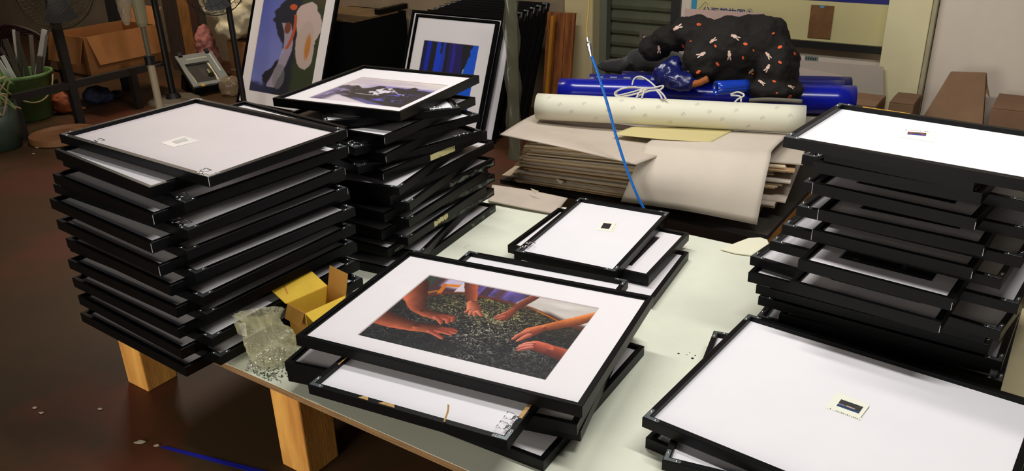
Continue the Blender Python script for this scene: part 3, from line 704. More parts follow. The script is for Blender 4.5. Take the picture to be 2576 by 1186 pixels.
# yellow paper sticker on the side of a back stack frame, torn tape on its neighbours
def side_strip(fr, w, d, x0, x1, z0, z1, m, name, jag=0):
    """patch on the right-hand side face (local x = +w/2) from y fraction x0 to x1"""
    n = 14; mb = MB(); up = []; lo = []
    for i in range(n + 1):
        t = x0 + (x1 - x0) * i / n
        up.append((w / 2 + .0005, t * d - d / 2, T * (z1 - jag * random.random()))); lo.append((w / 2 + .0005, t * d - d / 2, T * (z0 + jag * random.random())))
    mb.add(lo + up, [(i, i + 1, n + 2 + i, n + 1 + i) for i in range(n)])
    return obj(name, mb, m, fr)
TAPE = mat('torn_tape', (96, 104, 88), .7, var=.8, scale=40, rgb2=(28, 28, 28), thresh=(.4, .6))
YPAP = mat('yellow_paper', (206, 196, 140), .8, var=.5, scale=90, rgb2=(110, 92, 60), thresh=(.3, .42))
def dims(fr): i = [o for o in fr.children if o.name.startswith('frame_rail')]; return max(abs(o.location.x) for o in i) * 2, max(abs(o.location.y) for o in i) * 2
w_, d_ = dims(SK[11]); side_strip(SK[11], w_, d_, .42, .66, .12, .86, YPAP, 'paper_sticker', .05)
for lev, a, b in ((7, .55, .99), (5, .2, .99), (3, .05, .99), (1, .7, .99)):
    w_, d_ = dims(SK[lev]); side_strip(SK[lev], w_, d_, a, b, .08, .8, TAPE, 'torn_tape', .35)
w_, d_ = dims(SK[4]); side_strip(SK[4], w_, d_, .30, .47, .1, .85, YPAP, 'paper_sticker', .2)
# brown paper torn off the rim of the frame under the tea photograph
fr = SM[4]; w_, d_ = dims(fr); TEAR = mat('torn_kraft', (196, 158, 96), .85, var=.3, scale=80); zt = T - .0030
def tear(pts): obj('torn_paper', MB().poly([(x, y, zt) for x, y in pts], .0005), TEAR, fr)
tear([(-w_ / 2 + .012, -d_ / 2 + .09), (-w_ / 2 + .0155, -d_ / 2 + .09), (-w_ / 2 + .0155, -d_ / 2 + .155), (-w_ / 2 + .012, -d_ / 2 + .155)])
for a, b in ((-.11, -.085), (-.06, -.02)): tear([(a, -d_ / 2 + .004), (b, -d_ / 2 + .0035), (b - .006, -d_ / 2 + .013), (a + .008, -d_ / 2 + .012)])
tear([(w_ / 2 - .013, -d_ / 2 + .075), (w_ / 2 - .004, -d_ / 2 + .075), (w_ / 2 - .004, -d_ / 2 + .125), (w_ / 2 - .013, -d_ / 2 + .125)])
obj('paper_curl', MB().grid(lambda i, j: (.095 + .004 * i + .006 * math.sin(2.2 * j), -d_ / 2 + .004 + .012 * j, zt + .035 * j ** .8), 2, 10), TEAR, fr, solid=.0006)
# yellow tear on the top right frame's far rim
fr = ST[20]; w_, d_ = dims(fr); TY = mat('yellow_tear', (210, 160, 60), .8)
obj('torn_paper', MB().poly([(-w_ / 2 + .06, d_ / 2 - .004, zt), (-w_ / 2 + .06, d_ / 2 - .009, zt), (-w_ / 2 + .17, d_ / 2 - .006, zt), (-w_ / 2 + .17, d_ / 2 - .003, zt)], .0005), TY, fr)

# ------------------------------------------------------------------ yellow parts box
def poly_sheet(name, pts, m, parent, th=.0015): return obj(name, MB().slab(pts, th), m, parent)
YEL = mat('yellow_card', (236, 196, 66), .7, spec=.25, var=.1, scale=20); YIN = mat('kraft_inside', (176, 126, 52), .85)
zt = .100
P1, P2, P3, P4 = [U(u, v, zt) for u, v in ((722, 764), (828, 718), (874, 740), (764, 792))]
ax = (P2 - P1); L = np.linalg.norm(ax); ax /= L; ay = np.cross((0, 0, 1), ax); wd = abs((P4 - P1) @ ay); c0 = P1 - ay * wd; L -= .006
bx = thing('parts_box', 'open yellow cardboard box between the left stack and the tea photograph', 'box', (c0[0], c0[1], 0), math.atan2(ax[1], ax[0]))
bw = .0018
obj('box_bottom', MB().box(0, L, 0, wd, .0005, .002), YIN, bx)
for nm, a in (('box_side', (0, L, 0, bw)), ('box_side', (0, L, wd - bw, wd)), ('box_end', (0, bw, bw, wd - bw)), ('box_end', (L - bw, L, bw, wd - bw))):
    obj(nm, MB().box(*a, .002, zt), YEL if nm == 'box_side' else YIN, bx)
lid = obj('lid_flap', MB().slab([(-.004, wd, zt), (L, wd, zt), (L - .012, wd + .052, zt + .034), (-.016, wd + .052, zt + .034)], .0016), YEL, bx)
sq = MB()
for i in range(9):
    t = .010 + i * .0036; sq.add([(.012 + x, wd + .052 * (.35 + y) , zt + .034 * (.35 + y) + .0022) for x, y in ((t * .2, i * .05), (t * .2 + .005, i * .05 + .01), (t * .2 + .004, i * .05 + .035), (t * .2 + .001, i * .05 + .03))], [(0, 1, 2, 3)])
obj('red_print', sq, mat('red_ink', (190, 60, 40), .7), lid)
obj('end_flap', MB().slab([(L, .002, zt), (L, wd - .002, zt), (L + .014, wd - .002, zt + .056), (L + .014, .002, zt + .056)], .0016), YIN, bx)
obj('end_flap', MB().slab([(0, .004, zt), (0, wd - .004, zt), (-.016, wd - .008, zt - .034), (-.016, .004, zt - .034)], .0016), YIN, bx)
obj('side_flap', MB().slab([(.0, 0, zt), (L - .004, 0, zt), (L - .006, -.020, zt - .022), (.008, -.020, zt - .022)], .0016), YEL, bx)

# ------------------------------------------------------------------ plastic bag of screws
bc = U(690, 912, .0); BAGM = glass_mat('bag_film', tint=(.96, .97, .90), ior=1.35, rough=.22, haze=.34, haze_col=(232, 228, 192))
bag = thing('screw_bag', 'crumpled clear plastic bag of small screws at the table edge', 'bag', (bc[0], bc[1], 0))
def bagfn(i, j):
    a = 2 * math.pi * i; z = .002 + .135 * j
    prof = .042 + .016 * math.sin(min(j * 1.6, 1) * math.pi * .75) if j < .62 else .050 - .016 * math.sin((j - .62) / .38 * math.pi)
    if j < .06: prof *= .3 + .7 * j / .06
    r = prof * (1 + .07 * vn3((math.cos(a), math.sin(a), z * 30), 3.1) + .05 * vn3((math.cos(a) * 2, math.sin(a) * 2, z * 70), 4.3, 5) + .035 * math.sin(13 * a + 60 * z) * min(1, j * 2) + .02 * math.sin(29 * a - 90 * z))
    sx = -.018 * max(0, j - .45) / .55; x = r * math.cos(a) * (1.05 if j < .7 else 1.25) + sx; y = r * math.sin(a) * (.85 if j < .7 else .45)
    if j > .72: z -= .012 * (j - .72) * (1 + math.cos(a)) * -2
    return (x, y, z)
g = MB().grid(bagfn, 120, 80); obj('bag_film', g, BAGM, bag, smooth=True)
def flap(i, j): a = math.pi * (.1 + 1.3 * i); return (-.030 + .052 * math.cos(a) * (1 - .2 * j), .022 * math.sin(a) - .012 * j, .128 + .014 * math.sin(3 * a) * .5 - .03 * j + .006 * math.sin(17 * i))
obj('bag_mouth', MB().grid(flap, 40, 8), BAGM, bag, smooth=True)
sc = MB()
for i in range(620):
    a = random.uniform(0, 6.28)
    if i < 480: r = .040 * math.sqrt(random.random()); z = .004 + random.random() * .042 * (1 - r / .07)
    else: r = .0; z = .003 + random.random() * .006
    x, y = r * math.cos(a) * 1.05, r * math.sin(a) * .85
    if i >= 480: t_ = random.random(); x, y = -.030 - .022 * t_ + random.gauss(0, .007), -.014 + random.gauss(0, .007)
    d = np.array([random.gauss(0, 1), random.gauss(0, 1), random.gauss(0, .6)]); d /= np.linalg.norm(d); l = random.uniform(.003, .006)
    c = np.array([x, y, z]); sc.tube([c - d * l / 2, c + d * l / 2, c + d * l * .52], [.0012, .0012, .0026], 6)
o = obj('loose_screws', sc, mat('screw_dull', (206, 206, 196), .3, .55), bag); o['kind'] = 'stuff'

# bare metal showing at worn frame corners
NICK = mat('worn_corner', (196, 194, 190), .5, .3)
def nick(fr, sx, sy, z0=.1, z1=.9):
    w, d = dims(fr); x, y = sx * (w / 2 + .0002), sy * (d / 2 + .0002)
    obj('worn_corner', MB().box(min(x, x - sx * .0011), max(x, x - sx * .0011), min(y, y - sy * .0011), max(y, y - sy * .0011), T * z0, T * z1), NICK, fr)
for lev in (16, 14, 12): nick(ST[lev], -1, -1, .02, .95)
for lev in (16, 14, 12, 10, 8): nick(ST[lev], 1, -1, .1, .7)
for lev in (18, 14, 12, 16): nick(SL[lev], 1, 1, .15, .8)
for lev in (18, 11, 13, 15): nick(SL[lev], 1, -1, .1, .9)
for lev in (15, 11, 13): nick(SK[lev], 1, -1, .2, .8)

# ------------------------------------------------------------------ cardboard pile on the bench
NSH = 36; HP = .172
def sheet_mesh(l, w, th, warp=0):
    mb = MB(); n = 8
    vs = []
    for k in (0, 1):
        for i in range(n + 1):
            x = l * i / n; z = warp * (math.sin(3.0 * i / n) - .3 * i / n)
            vs += [(x, 0, z * .4 + k * th), (x, w, z + k * th)]
    m2 = 2 * (n + 1); fs = []
    for i in range(n):
        a, b, c, d = 2 * i, 2 * i + 2, 2 * i + 3, 2 * i + 1
        fs += [(a, d, c, b), (m2 + a, m2 + b, m2 + c, m2 + d), (a, b, m2 + b, m2 + a), (d, m2 + d, m2 + c, c)]
    fs += [(0, m2, m2 + 1, 1), (2 * n, 2 * n + 1, m2 + 2 * n + 1, m2 + 2 * n)]
    return mb.add(vs, fs).mesh('cardboard_sheet')
sm_ = []
for k, (l, w) in enumerate(((.92, .62), (.90, .60), (.95, .62), (.88, .58), (.93, .61), (.86, .55))):
    for m_ in (CARD, CARDE, mat('tan_card', (206, 186, 154), .85, var=.1, scale=8), mat('kraft_card', (170, 138, 98), .9, var=.15, scale=8)):
        me = sheet_mesh(l, w, .0046, .0); me.materials.append(m_); sm_.append(me)
for i in range(NSH):
    t = i / (NSH - 1); s = -.10 + .09 * t ** 1.4 + random.uniform(-.025, .02) + (.03 if 8 < i < 14 else 0); n = 1.418 + .0 * t + random.uniform(-.012, .012)
    a = math.radians(6.5 + 8 * t + random.uniform(-.7, .7))
    if i in (3, 11): s -= .035; n -= .008
    o = link('cardboard_sheet', sm_[(i * 7 + i // 3) % 24], None, None, SN(s, n, .001 + i * HP / NSH), (0, 0, YAW_T + a))
    tag(o, 'flat grey-brown cardboard sheet within the thick pile under the white roll', 'cardboard', 'cardboard sheets in the pile')
ztop = HP + .001
def warped(name, label, pts, m, th=.004, cat='cardboard', n=14):
    """sheet through a 2-d control net of world points (rows x cols), smoothly interpolated"""
    P = np.array(pts, float); R_, C_ = P.shape[:2]
    def cr(a, t):
        k = len(a) - 1; x = t * k; i = min(int(x), k - 1); f = x - i; p0, p1, p2, p3 = a[max(i - 1, 0)], a[i], a[i + 1], a[min(i + 2, k)]
        return .5 * (2 * p1 + (p2 - p0) * f + (2 * p0 - 5 * p1 + 4 * p2 - p3) * f * f + (3 * p1 - p0 - 3 * p2 + p3) * f ** 3)
    g = MB().grid(lambda i, j: cr([cr(P[r], i) for r in range(R_)], j), n, n)
    return tag(obj(name, g, m, smooth=True, solid=th), label, cat)
warped('cardboard_sheet', 'broad grey card sheet on the pile, its left corner poking out', [
    [U(1258, 339, .205), U(1420, 372, .205), U(1600, 414, .192)],
    [U(1318, 302, .206), SN(.10, 1.58, .192), SN(.5, 1.62, .185)],
    [SN(-.15, 1.70, .200), SN(.12, 1.72, .190), SN(.5, 1.76, .186)]], CARD)
warped('cardboard_sheet', 'large pale grey card sheet hanging down over the front of the pile', [
    [NP(1562, 507, 1.385), NP(1730, 532, 1.40), NP(1904, 566, 1.43)],
    [NP(1590, 440, 1.388), NP(1765, 455, 1.425), NP(1921, 478, 1.468)],
    [U(1620, 375, .200), U(1785, 390, .208), U(1938, 400, .212)],
    [U(1627, 362, .204), U(1790, 370, .212), U(1945, 376, .214)],
    [SN(.40, 1.72, .206), SN(.6, 1.78, .210), SN(.80, 1.84, .210)]], mat('pale_card', (198, 187, 172), .85, spec=.15, var=.08, scale=5))
warped('kraft_sheet', 'strip of yellowish kraft paper showing below the white roll', [
    [U(1540, 338, .212), U(1660, 350, .213), U(1790, 358, .214)],
    [SN(.28, 1.66, .212), SN(.45, 1.74, .213), SN(.62, 1.82, .214)]], mat('kraft_yellow', (196, 182, 128), .85), .002, 'paper')
warped('cardboard_sheet', 'grey cardboard lying across the gap behind the back stack', [
    [U(1228, 506, .012), U(1310, 522, .012), U(1395, 538, .010)],
    [U(1238, 466, .016), U(1330, 480, .018), U(1428, 500, .012)]], CARD, .005)

tag(obj('foam_sheet', MB().poly([U(u, v, .002) for u, v in ((1812, 630), (1850, 640), (1890, 645), (1934, 616), (1930, 606), (1912, 600), (1882, 602), (1850, 614))], .004), mat('foam_cream', (226, 222, 196), .6), bevel=.001), 'thin cream foam sheet on the table corner left of the right stack', 'foam sheet')

# torn white scraps on the pile's edge
for u, v in ((1405, 446), (1342, 470)):
    p = U(u, v, .05) - NT * .02
    tag(obj('paper_scrap', MB().slab([p, p + ET * .035 + np.array([0, 0, -.004]), p + ET * .022 - NT * .004 + np.array([0, 0, -.016]), p + ET * .006 + np.array([0, 0, -.008])], .001), mat('scrap_white', (206, 196, 170), .8)), 'torn pale scrap stuck to the %s of the cardboard pile' % ('middle' if u > 1400 else 'lower left'), 'paper')

# ------------------------------------------------------------------ rolls
def roll(name, label, p0, p1, r, m, inner=.6, spiral=None, cat='roll', turns=3):
    p0, p1 = np.array(p0, float), np.array(p1, float); L = np.linalg.norm(p1 - p0); d = (p1 - p0) / L
    th = thing(name, label, cat, p0 - np.array([0, 0, r]), math.atan2(d[1], d[0]))
    tz = (p1 - p0)[2]
    mb = MB(); n = 40; prof = []
    vs = []; K = 16
    for k in range(K + 1):
        for j in range(n):
            a = 2 * math.pi * j / n; rr = r * (1 + .006 * math.sin(3 * a + k * .5)); vs.append((L * k / K, rr * math.cos(a), r + rr * math.sin(a) + tz * k / K))
    fs = [(k * n + j, k * n + (j + 1) % n, (k + 1) * n + (j + 1) % n, (k + 1) * n + j) for k in range(K) for j in range(n)]
    ob = obj('sheet_roll', mb.add(vs, fs), m, th, smooth=True, solid=.0015)
    # wound layers showing at both ends
    for x in (.003, L - .003):
        sp = MB(); pts = []
        N = 30 * turns
        for i in range(N + 1):
            a = 2 * math.pi * turns * i / N; rr = r * (inner + (.97 - inner) * i / N); pts.append((rr * math.cos(a), r + rr * math.sin(a)))
        for sgn in (0,):
            x0, x1 = (x, x + .10) if x < L / 2 else (x, x - .10); zz = tz * x / L
            vs = [(x0, a, b + zz) for a, b in pts] + [(x1, a, b + zz) for a, b in pts]
            sp.add(vs, [(i, i + 1, N + 2 + i, N + 1 + i) for i in range(N)])
        obj('wound_layer', sp, spiral or m, th, smooth=True, solid=.0015)
    return th
WROLL = mat('white_roll_paper', (214, 211, 190), .6, spec=.3, var=.05, scale=4)
rr = .049; off = np.array([0, 0, rr + .213])
a_ = SN(-.085, 1.575, 0) + off; b_ = SN(.84, 1.875, 0) + off
wr = roll('paper_roll', 'long white paper roll with faint grey marks lying along the cardboard pile', a_, b_, rr, WROLL)
# faint repeated grey marks printed on the paper
MK = mat('faint_mark', (182, 180, 166), .7); Lr = np.linalg.norm(b_ - a_)
for k in range(20):
    x = .03 + (k + .3) * (Lr - .06) / 20; ph = math.radians([118, 150, 178, 140, 205, 165][k % 6]); mb = MB()
    for (dx, dy, h, tl) in ((0, 0, .010, 0), (.004, .0, .010, 0), (.0085, .0, .010, .35), (.0125, .003, .010, -.5)):
        q = []
        for (px_, py_) in ((dx, dy), (dx + .0011, dy), (dx + .0011 + tl * h * .5, dy + h), (dx + tl * h * .5, dy + h)):
            xr, yr = px_ * .77 + py_ * .64, -px_ * .64 + py_ * .77
            a = ph + yr / rr; q.append((x + xr, (rr + .0018) * math.cos(a), rr + (rr + .0018) * math.sin(a)))
        mb.add(q, [(0, 1, 2, 3)])
    obj('printed_mark', mb, MK, wr)
BLUE = mat('blue_tarpaulin', (16, 26, 148), .22, spec=.5, var=.2, scale=3); BLUEI = mat('tarp_inside', (150, 152, 150), .6)
zr = .205
roll('tarpaulin_roll', 'glossy blue tarpaulin roll right behind the white paper roll', SN(-.12, 1.80, zr + .058), SN(.93, 2.20, zr + .060), .055, BLUE, .82, BLUEI)
roll('tarpaulin_roll', 'blue tarpaulin roll with a printed dark strip, behind the glossy one', SN(-.06, 1.942, zr + .062), SN(.86, 2.318, zr + .055), .046, mat('blue_dark', (22, 28, 110), .3, spec=.5), .8, BLUEI)
roll('tarpaulin_roll', 'thin dark blue tarpaulin roll farthest back under the dark jacket', SN(.02, 2.075, zr + .060), SN(.86, 2.435, zr + .05), .040, mat('blue_deep', (20, 24, 84), .3, spec=.5), .8, BLUEI)
for (nn0, nn1) in ((1.80, 2.3),): pass
tag(obj('support_card', MB().slab([SN(-.10, 1.79, .176), SN(.88, 2.12, .176), SN(.78, 2.42, .176), SN(-.10, 2.14, .176)], .027, (0, 0, 1)), CARD), 'stacked card sheets under the blue tarpaulin rolls', 'cardboard')
# printed light blocks on the second roll
pr = MB(); a_ = SN(-.06, 1.945, zr + .062); b_ = SN(.86, 2.32, zr + .055); dd = (b_ - a_) / np.linalg.norm(b_ - a_); nn = np.cross((0, 0, 1), dd)
rl = [o for o in bpy.data.objects if o.name.startswith('tarpaulin_roll') and 'printed' in o.get('label', '')][0]
for k in range(9):
    x0 = .03 + k * .055; q = []
    for (xx, an) in ((x0, 118), (x0 + .028, 118), (x0 + .028, 150), (x0, 150)):
        a = math.radians(an); q.append((xx, -.0475 * math.cos(a) * -1, .046 + .0475 * math.sin(a)))
    pr.add(q, [(0, 1, 2, 3)])
obj('printed_blocks', pr, mat('print_grey', (96, 98, 118), .4), rl)
FOILM = mat('blue_foil', (20, 26, 84), .28, spec=.5, var=.3, scale=14)
# white rope tied round the rolls in a loose bow
def spline(pts, n=10):
    P = [np.array(p, float) for p in pts]; out = []
    for i in range(len(P) - 1):
        p0, p1, p2, p3 = P[max(i - 1, 0)], P[i], P[i + 1], P[min(i + 2, len(P) - 1)]
        for k in range(n):
            f = k / n; out.append(.5 * (2 * p1 + (p2 - p0) * f + (2 * p0 - 5 * p1 + 4 * p2 - p3) * f * f + (3 * p1 - p0 - 3 * p2 + p3) * f ** 3))
    return out + [P[-1]]
ROPE = mat('white_rope', (206, 202, 188), .9, bump=.5, bscale=300)
rp_ = thing('rope', 'white rope tied in a loose bow around the blue rolls', 'rope', SN(.25, 1.78, .30))
def rope(pts, nbase=1.70, r=.0034): obj('strand', MB().tube(spline([local(rp_, NP(u, v, nbase + dn)) for u, v, dn in pts]), r, 6), ROPE, rp_, smooth=True)
rope([(1618, 222, .02), (1580, 220, .01), (1548, 232, .0), (1556, 244, -.005), (1600, 236, .0), (1630, 224, .02)])
rope([(1622, 222, .02), (1590, 232, .01), (1552, 240, 0), (1560, 225, .02), (1600, 219, .04)])
rope([(1590, 214, .05), (1596, 198, .06), (1612, 193, .06), (1634, 205, .05), (1652, 222, .03)])
rope([(1618, 222, .02), (1640, 222, .02), (1668, 216, .04), (1660, 226, .03), (1630, 230, .015), (1600, 245, .0)])
rope([(1618, 222, .02), (1606, 236, .0), (1602, 247, -.01)]); rope([(1622, 222, .02), (1618, 236, .0), (1614, 248, -.01)])
rope([(1650, 226, .03), (1660, 238, .01), (1666, 250, .0)]); rope([(1656, 226, .03), (1668, 238, .01), (1676, 250, .0)])
rp_ = thing('rope', 'white rope knot by the jacket hem on the blue roll', 'rope', SN(.62, 1.95, .30))
rope([(1838, 238, .0), (1856, 232, .02), (1872, 240, .01), (1856, 250, -.01), (1848, 258, -.02)], 1.86); rope([(1838, 240, .0), (1862, 243, .01), (1864, 256, -.02)], 1.86)

# ------------------------------------------------------------------ dark children's jacket with carrot and rabbit print
def blob(name, lobes, m, parent, voxel=.011, wr=.010, wscale=.05, smooth_it=6, crease=0):
    bm = bmesh.new()
    for (c, rx, rn, rz, yaw) in lobes:
        M_ = Matrix.Translation(Vector([float(q) for q in c])) @ Matrix.Rotation(yaw, 4, 'Z') @ Matrix.Diagonal((rx, rn, rz, 1))
        bmesh.ops.create_icosphere(bm, subdivisions=3, radius=1, matrix=M_)
    me = bpy.data.meshes.new(name); bm.to_mesh(me); bm.free()
    o = bpy.data.objects.new(name, me); COL.objects.link(o)
    md = o.modifiers.new('r', 'REMESH'); md.mode = 'VOXEL'; md.voxel_size = voxel
    md = o.modifiers.new('s', 'SMOOTH'); md.iterations = smooth_it; md.factor = .5
    tx = bpy.data.textures.new(name + '_folds', 'CLOUDS'); tx.noise_scale = wscale; tx.noise_depth = 2
    md = o.modifiers.new('d', 'DISPLACE'); md.texture = tx; md.strength = wr * 2; md.mid_level = .5; md.texture_coords = 'LOCAL'
    if crease:
        t2 = bpy.data.textures.new(name + '_creases', 'CLOUDS'); t2.noise_scale = wscale * .8; t2.noise_depth = 3; t2.noise_type = 'HARD_NOISE'
        md = o.modifiers.new('d2', 'DISPLACE'); md.texture = t2; md.strength = crease; md.mid_level = .6; md.texture_coords = 'LOCAL'
    dg = bpy.context.evaluated_depsgraph_get(); me2 = bpy.data.meshes.new_from_object(o.evaluated_get(dg)); bpy.data.objects.remove(o)
    me2.name = name; me2.polygons.foreach_set('use_smooth', [True] * len(me2.polygons)); me2.materials.clear(); me2.materials.append(m)
    return link(name, me2, None, parent)
JK = mat('jacket_cloth', (25, 22, 20), .8, spec=.2, bump=.5, bscale=45)
jloc = SN(.5, 2.02, .27)
jk = thing('jacket', 'dark padded jacket with carrot and rabbit print heaped on the blue rolls', 'jacket', jloc)
def lobe(u, v, n, ru, rv, rn=.10, yaw=None):
    c = NP(u, v, n); k = float((c - CAMP) @ _f) / FPX
    return (c - np.array(jk.location), ru * k * 1.05, rn, rv * k * 1.04, YAW_T + .35 if yaw is None else yaw)
jb = blob('jacket_body', [lobe(1850, 118, 2.04, 108, 72, .11), lobe(1915, 108, 2.08, 74, 66, .11), lobe(1955, 170, 2.06, 56, 72, .10), lobe(1945, 222, 2.02, 74, 30, .09), lobe(1700, 95, 2.06, 62, 34, .08),
    lobe(1648, 122, 2.06, 42, 34, .07), lobe(1755, 78, 2.06, 70, 36, .09), lobe(1768, 140, 1.98, 52, 46, .09), lobe(1775, 172, 1.97, 46, 24, .08), lobe(1890, 48, 2.10, 38, 14, .06), lobe(1950, 60, 2.10, 30, 18, .06), lobe(1840, 185, 2.05, 60, 36, .09)], JK, jk, .008, .014, .09, 5, .017)
bv = BVHTree.FromPolygons([tuple(v.co + jk.location) for v in jb.data.vertices], [tuple(p.vertices) for p in jb.data.polygons])
def hitj(u, v):
    h = bv.ray_cast(Vector(CAMP), Vector(ray(u, v))); return (h[0], h[1]) if h[0] is not None else None
CARR = mat('carrot_print', (206, 84, 34), .8); RAB = mat('rabbit_print', (196, 168, 152), .8); RAB2 = mat('rabbit_pink', (196, 120, 104), .8)
def decal(name, m, shapes, u, v, ang, sc):
    """flat print on the cloth: each shape is an ellipse (dx, dy, rx, ry, rot) in image-like units around (u, v)"""
    mb = MB()
    for (dx, dy, rx, ry, ro) in shapes:
        ring_ = []
        for k in range(12):
            a = 2 * math.pi * k / 12; x, y = rx * math.cos(a), ry * math.sin(a); x, y = x * math.cos(ro) - y * math.sin(ro) + dx, x * math.sin(ro) + y * math.cos(ro) + dy
            x, y = (x * math.cos(ang) - y * math.sin(ang)) * sc, (x * math.sin(ang) + y * math.cos(ang)) * sc
            h = hitj(u + x, v + y)
            if h is None: return
            ring_.append(np.array(h[0] + h[1] * .0016) - np.array(jk.location))
        mb.add(ring_, [tuple(range(12))])
    obj(name, mb, m, jb)
for (u, v, a, s) in ((1758, 62, .1, 1.1), (1805, 161, .8, 1.1), (1757, 181, -.5, 1.2), (1875, 111, .2, 1.1), (1962, 119, -.4, 1.2), (1962, 157, .5, 1.0), (1948, 205, .3, .9), (1986, 243, -.6, 1.1), (1718, 115, 1.2, .9), (1869, 145, 1.5, .9), (1800, 116, .9, .8), (1945, 84, -.3, .8), (1893, 185, .2, .8), (1895, 127, 1, .6), (1738, 104, 0, .5), (1998, 135, 1.2, .9), (1954, 234, .2, .6)):
    decal('carrot_print', CARR, [(0, 0, 5.2, 3.2, 0)], u, v, a, s)
for (u, v, a, s) in ((1703, 70, -.4, 1.1), (1766, 137, 2.8, 1.1), (1835, 137, 1.6, 1.1), (1848, 92, .5, 1.1), (1932, 138, 1.0, 1.0), (1932, 170, 2.2, 1.0), (1792, 103, -.5, .9), (1658, 122, 1.6, .9), (1788, 44, 2.5, .9), (1915, 207, .7, .9), (1988, 218, .5, .8), (1888, 180, -.6, .7)):
    decal('rabbit_print', RAB, [(0, 0, 5, 4.2, 0), (8.5, -2.6, 5, 1.7, -.25), (8.5, 2.6, 5, 1.7, .25), (-6, 1, 3, 3.2, 0)], u, v, a, s); decal('rabbit_print', RAB2, [(-6.5, 1, 1.6, 1.8, 0)], u, v, a, s)
cf = [NP(u, v, 1.90) for u, v in ((1722, 208), (1740, 211), (1760, 208), (1780, 198))]
obj('cuff', MB().tube(spline([local(jk, p) for p in cf], 4), .0125, 10), mat('rust_knit', (150, 84, 34), .9, bump=.3, bscale=200), jk, smooth=True)
hm = [NP(u, v, 1.935) for u, v in ((1886, 253), (1920, 251), (1965, 252), (2018, 256))]
obj('hem_band', MB().tube(spline([local(jk, p) for p in hm], 4), .008, 10), mat('grey_rib', (98, 94, 82), .9), jk, smooth=True)
fo = thing('foil_heap', 'crumpled shiny blue foil bunched left of the jacket front', 'foil', SN(.30, 1.90, .30)); jk2 = jk; jk = fo
blob('foil', [lobe(1680, 188, 1.93, 40, 34, .05), lobe(1712, 205, 1.90, 46, 26, .045), lobe(1696, 160, 1.96, 22, 22, .04)], FOILM, fo, .008, .010, .04, 2, .012)
jk = jk2
p0, p1 = NP(1800, 222, 1.875), NP(1880, 216, 1.96); d = (p1 - p0) / np.linalg.norm(p1 - p0); x = np.cross(d, (0, 0, 1)); x /= np.linalg.norm(x); y = np.cross(d, x); r = .026
tag(obj('foil_roll', MB().grid(lambda i, j: p0 + (p1 - p0) * j + r * (1 - .1 * j) * (math.cos(6.2832 * i) * x + math.sin(6.2832 * i) * y), 28, 6), mat('blue_film', (24, 60, 168), .15, spec=.7, var=.2, scale=14), smooth=True, solid=.0015), 'short blue foil roll under the jacket with its open end out', 'foil')
bs = thing('dark_bundle', 'black crumpled cloth bundle left of the jacket', 'cloth', SN(.20, 2.25, .25))
jk2 = jk; jk = bs
blob('cloth_heap', [lobe(1640, 150, 2.33, 62, 30, .09), lobe(1690, 160, 2.33, 50, 26, .09), lobe(1590, 160, 2.34, 30, 20, .07), lobe(1560, 166, 2.34, 60, 16, .07)], mat('black_cloth', (11, 11, 10), .85, sheen=.2), bs, .012, .010, .05, 4)
jk = jk2

# ------------------------------------------------------------------ air hose hanging down over the pile
hs = thing('air_hose', 'blue air hose with a metal coupling hanging over the small middle pile', 'hose', NP(1620, 540, 1.34))
HN = 1.318
def hp(u, v, dn=0): return local(hs, NP(u, v, HN + dn))
obj('blue_tube', MB().tube(spline([hp(1487, 138), hp(1502, 180), hp(1528, 262), hp(1552, 350), hp(1578, 430), hp(1602, 490), hp(1622, 530)]), .0048, 10), mat('blue_hose', (18, 106, 196), .25, spec=.6), hs, smooth=True)
MET = mat('coupling_steel', (190, 186, 178), .25, .9, var=.2, scale=80)
cp = [hp(1478, 94), hp(1480, 104), hp(1482, 108), hp(1484, 124), hp(1485, 128), hp(1487, 141)]
obj('coupling', MB().tube(cp, [.006, .006, .0085, .0085, .0065, .0065], 10), MET, hs, smooth=False)
obj('coupling_ring', MB().tube([hp(1481, 110), hp(1482, 114)], .0100, 10), MET, hs); obj('coupling_ring', MB().tube([hp(1484, 124), hp(1485, 128)], .0085, 10), MET, hs)
obj('yellow_tube', MB().tube(spline([hp(1481, -60), hp(1481, 0), hp(1479, 40), hp(1476, 70), hp(1478, 96)]), .0032, 8), mat('yellow_tube', (168, 140, 70), .4), hs, smooth=True)

# ------------------------------------------------------------------ things along the back wall, right to left
WN = ROOM_N
def wbox(s0, s1, z0, z1, n, th): return MB().slab(wallquad(s0, s1, z0, z1, n), th, NT)
# company chart board
bd = thing('chart_board', 'cream company chart board with a blue top band on the right wall', 'board', SN(hit(1738, 40, WN - .03)[0], WN - .03, 0), YAW_T)
s0 = hit(1738, 40, WN - .03)[0]; s1 = hit(2232, 60, WN - .03)[0]; zb_ = hit(2100, 108, WN - .03)[1]; zt_ = zb_ + .75
def wl(s, z, dn=0): return (s - s0, dn, z)          # board-local coordinates
def wquad(a, b, c, d, dn): return [(a - s0, dn, c), (b - s0, dn, c), (b - s0, dn, d), (a - s0, dn, d)]
obj('panel', MB().slab(wquad(s0, s1, zb_, zt_, 0), .02, (0, 1, 0)), mat('chart_cream', (205, 194, 140), .6, spec=.3, var=.06, scale=2), bd)
obj('bottom_rail', MB().slab(wquad(s0, s1, zb_ - .032, zb_ + .002, -.02), .04, (0, 1, 0)), mat('black_rail', (30, 30, 28), .4), bd)
zblue = hit(2120, 5, WN - .03)[1]
obj('blue_band', MB().slab(wquad(s0 + .28, s1, zblue, zt_, -.002), .002, (0, 1, 0)), mat('band_blue', (22, 26, 112), .5), bd)
tl = hit(1734, 10, WN - .03)
obj('cyan_corner', MB().slab(wquad(s0, s0 + .028, hit(1740, 30, WN - .03)[1], zt_, -.002), .002, (0, 1, 0)), mat('band_cyan', (52, 140, 172), .5), bd)
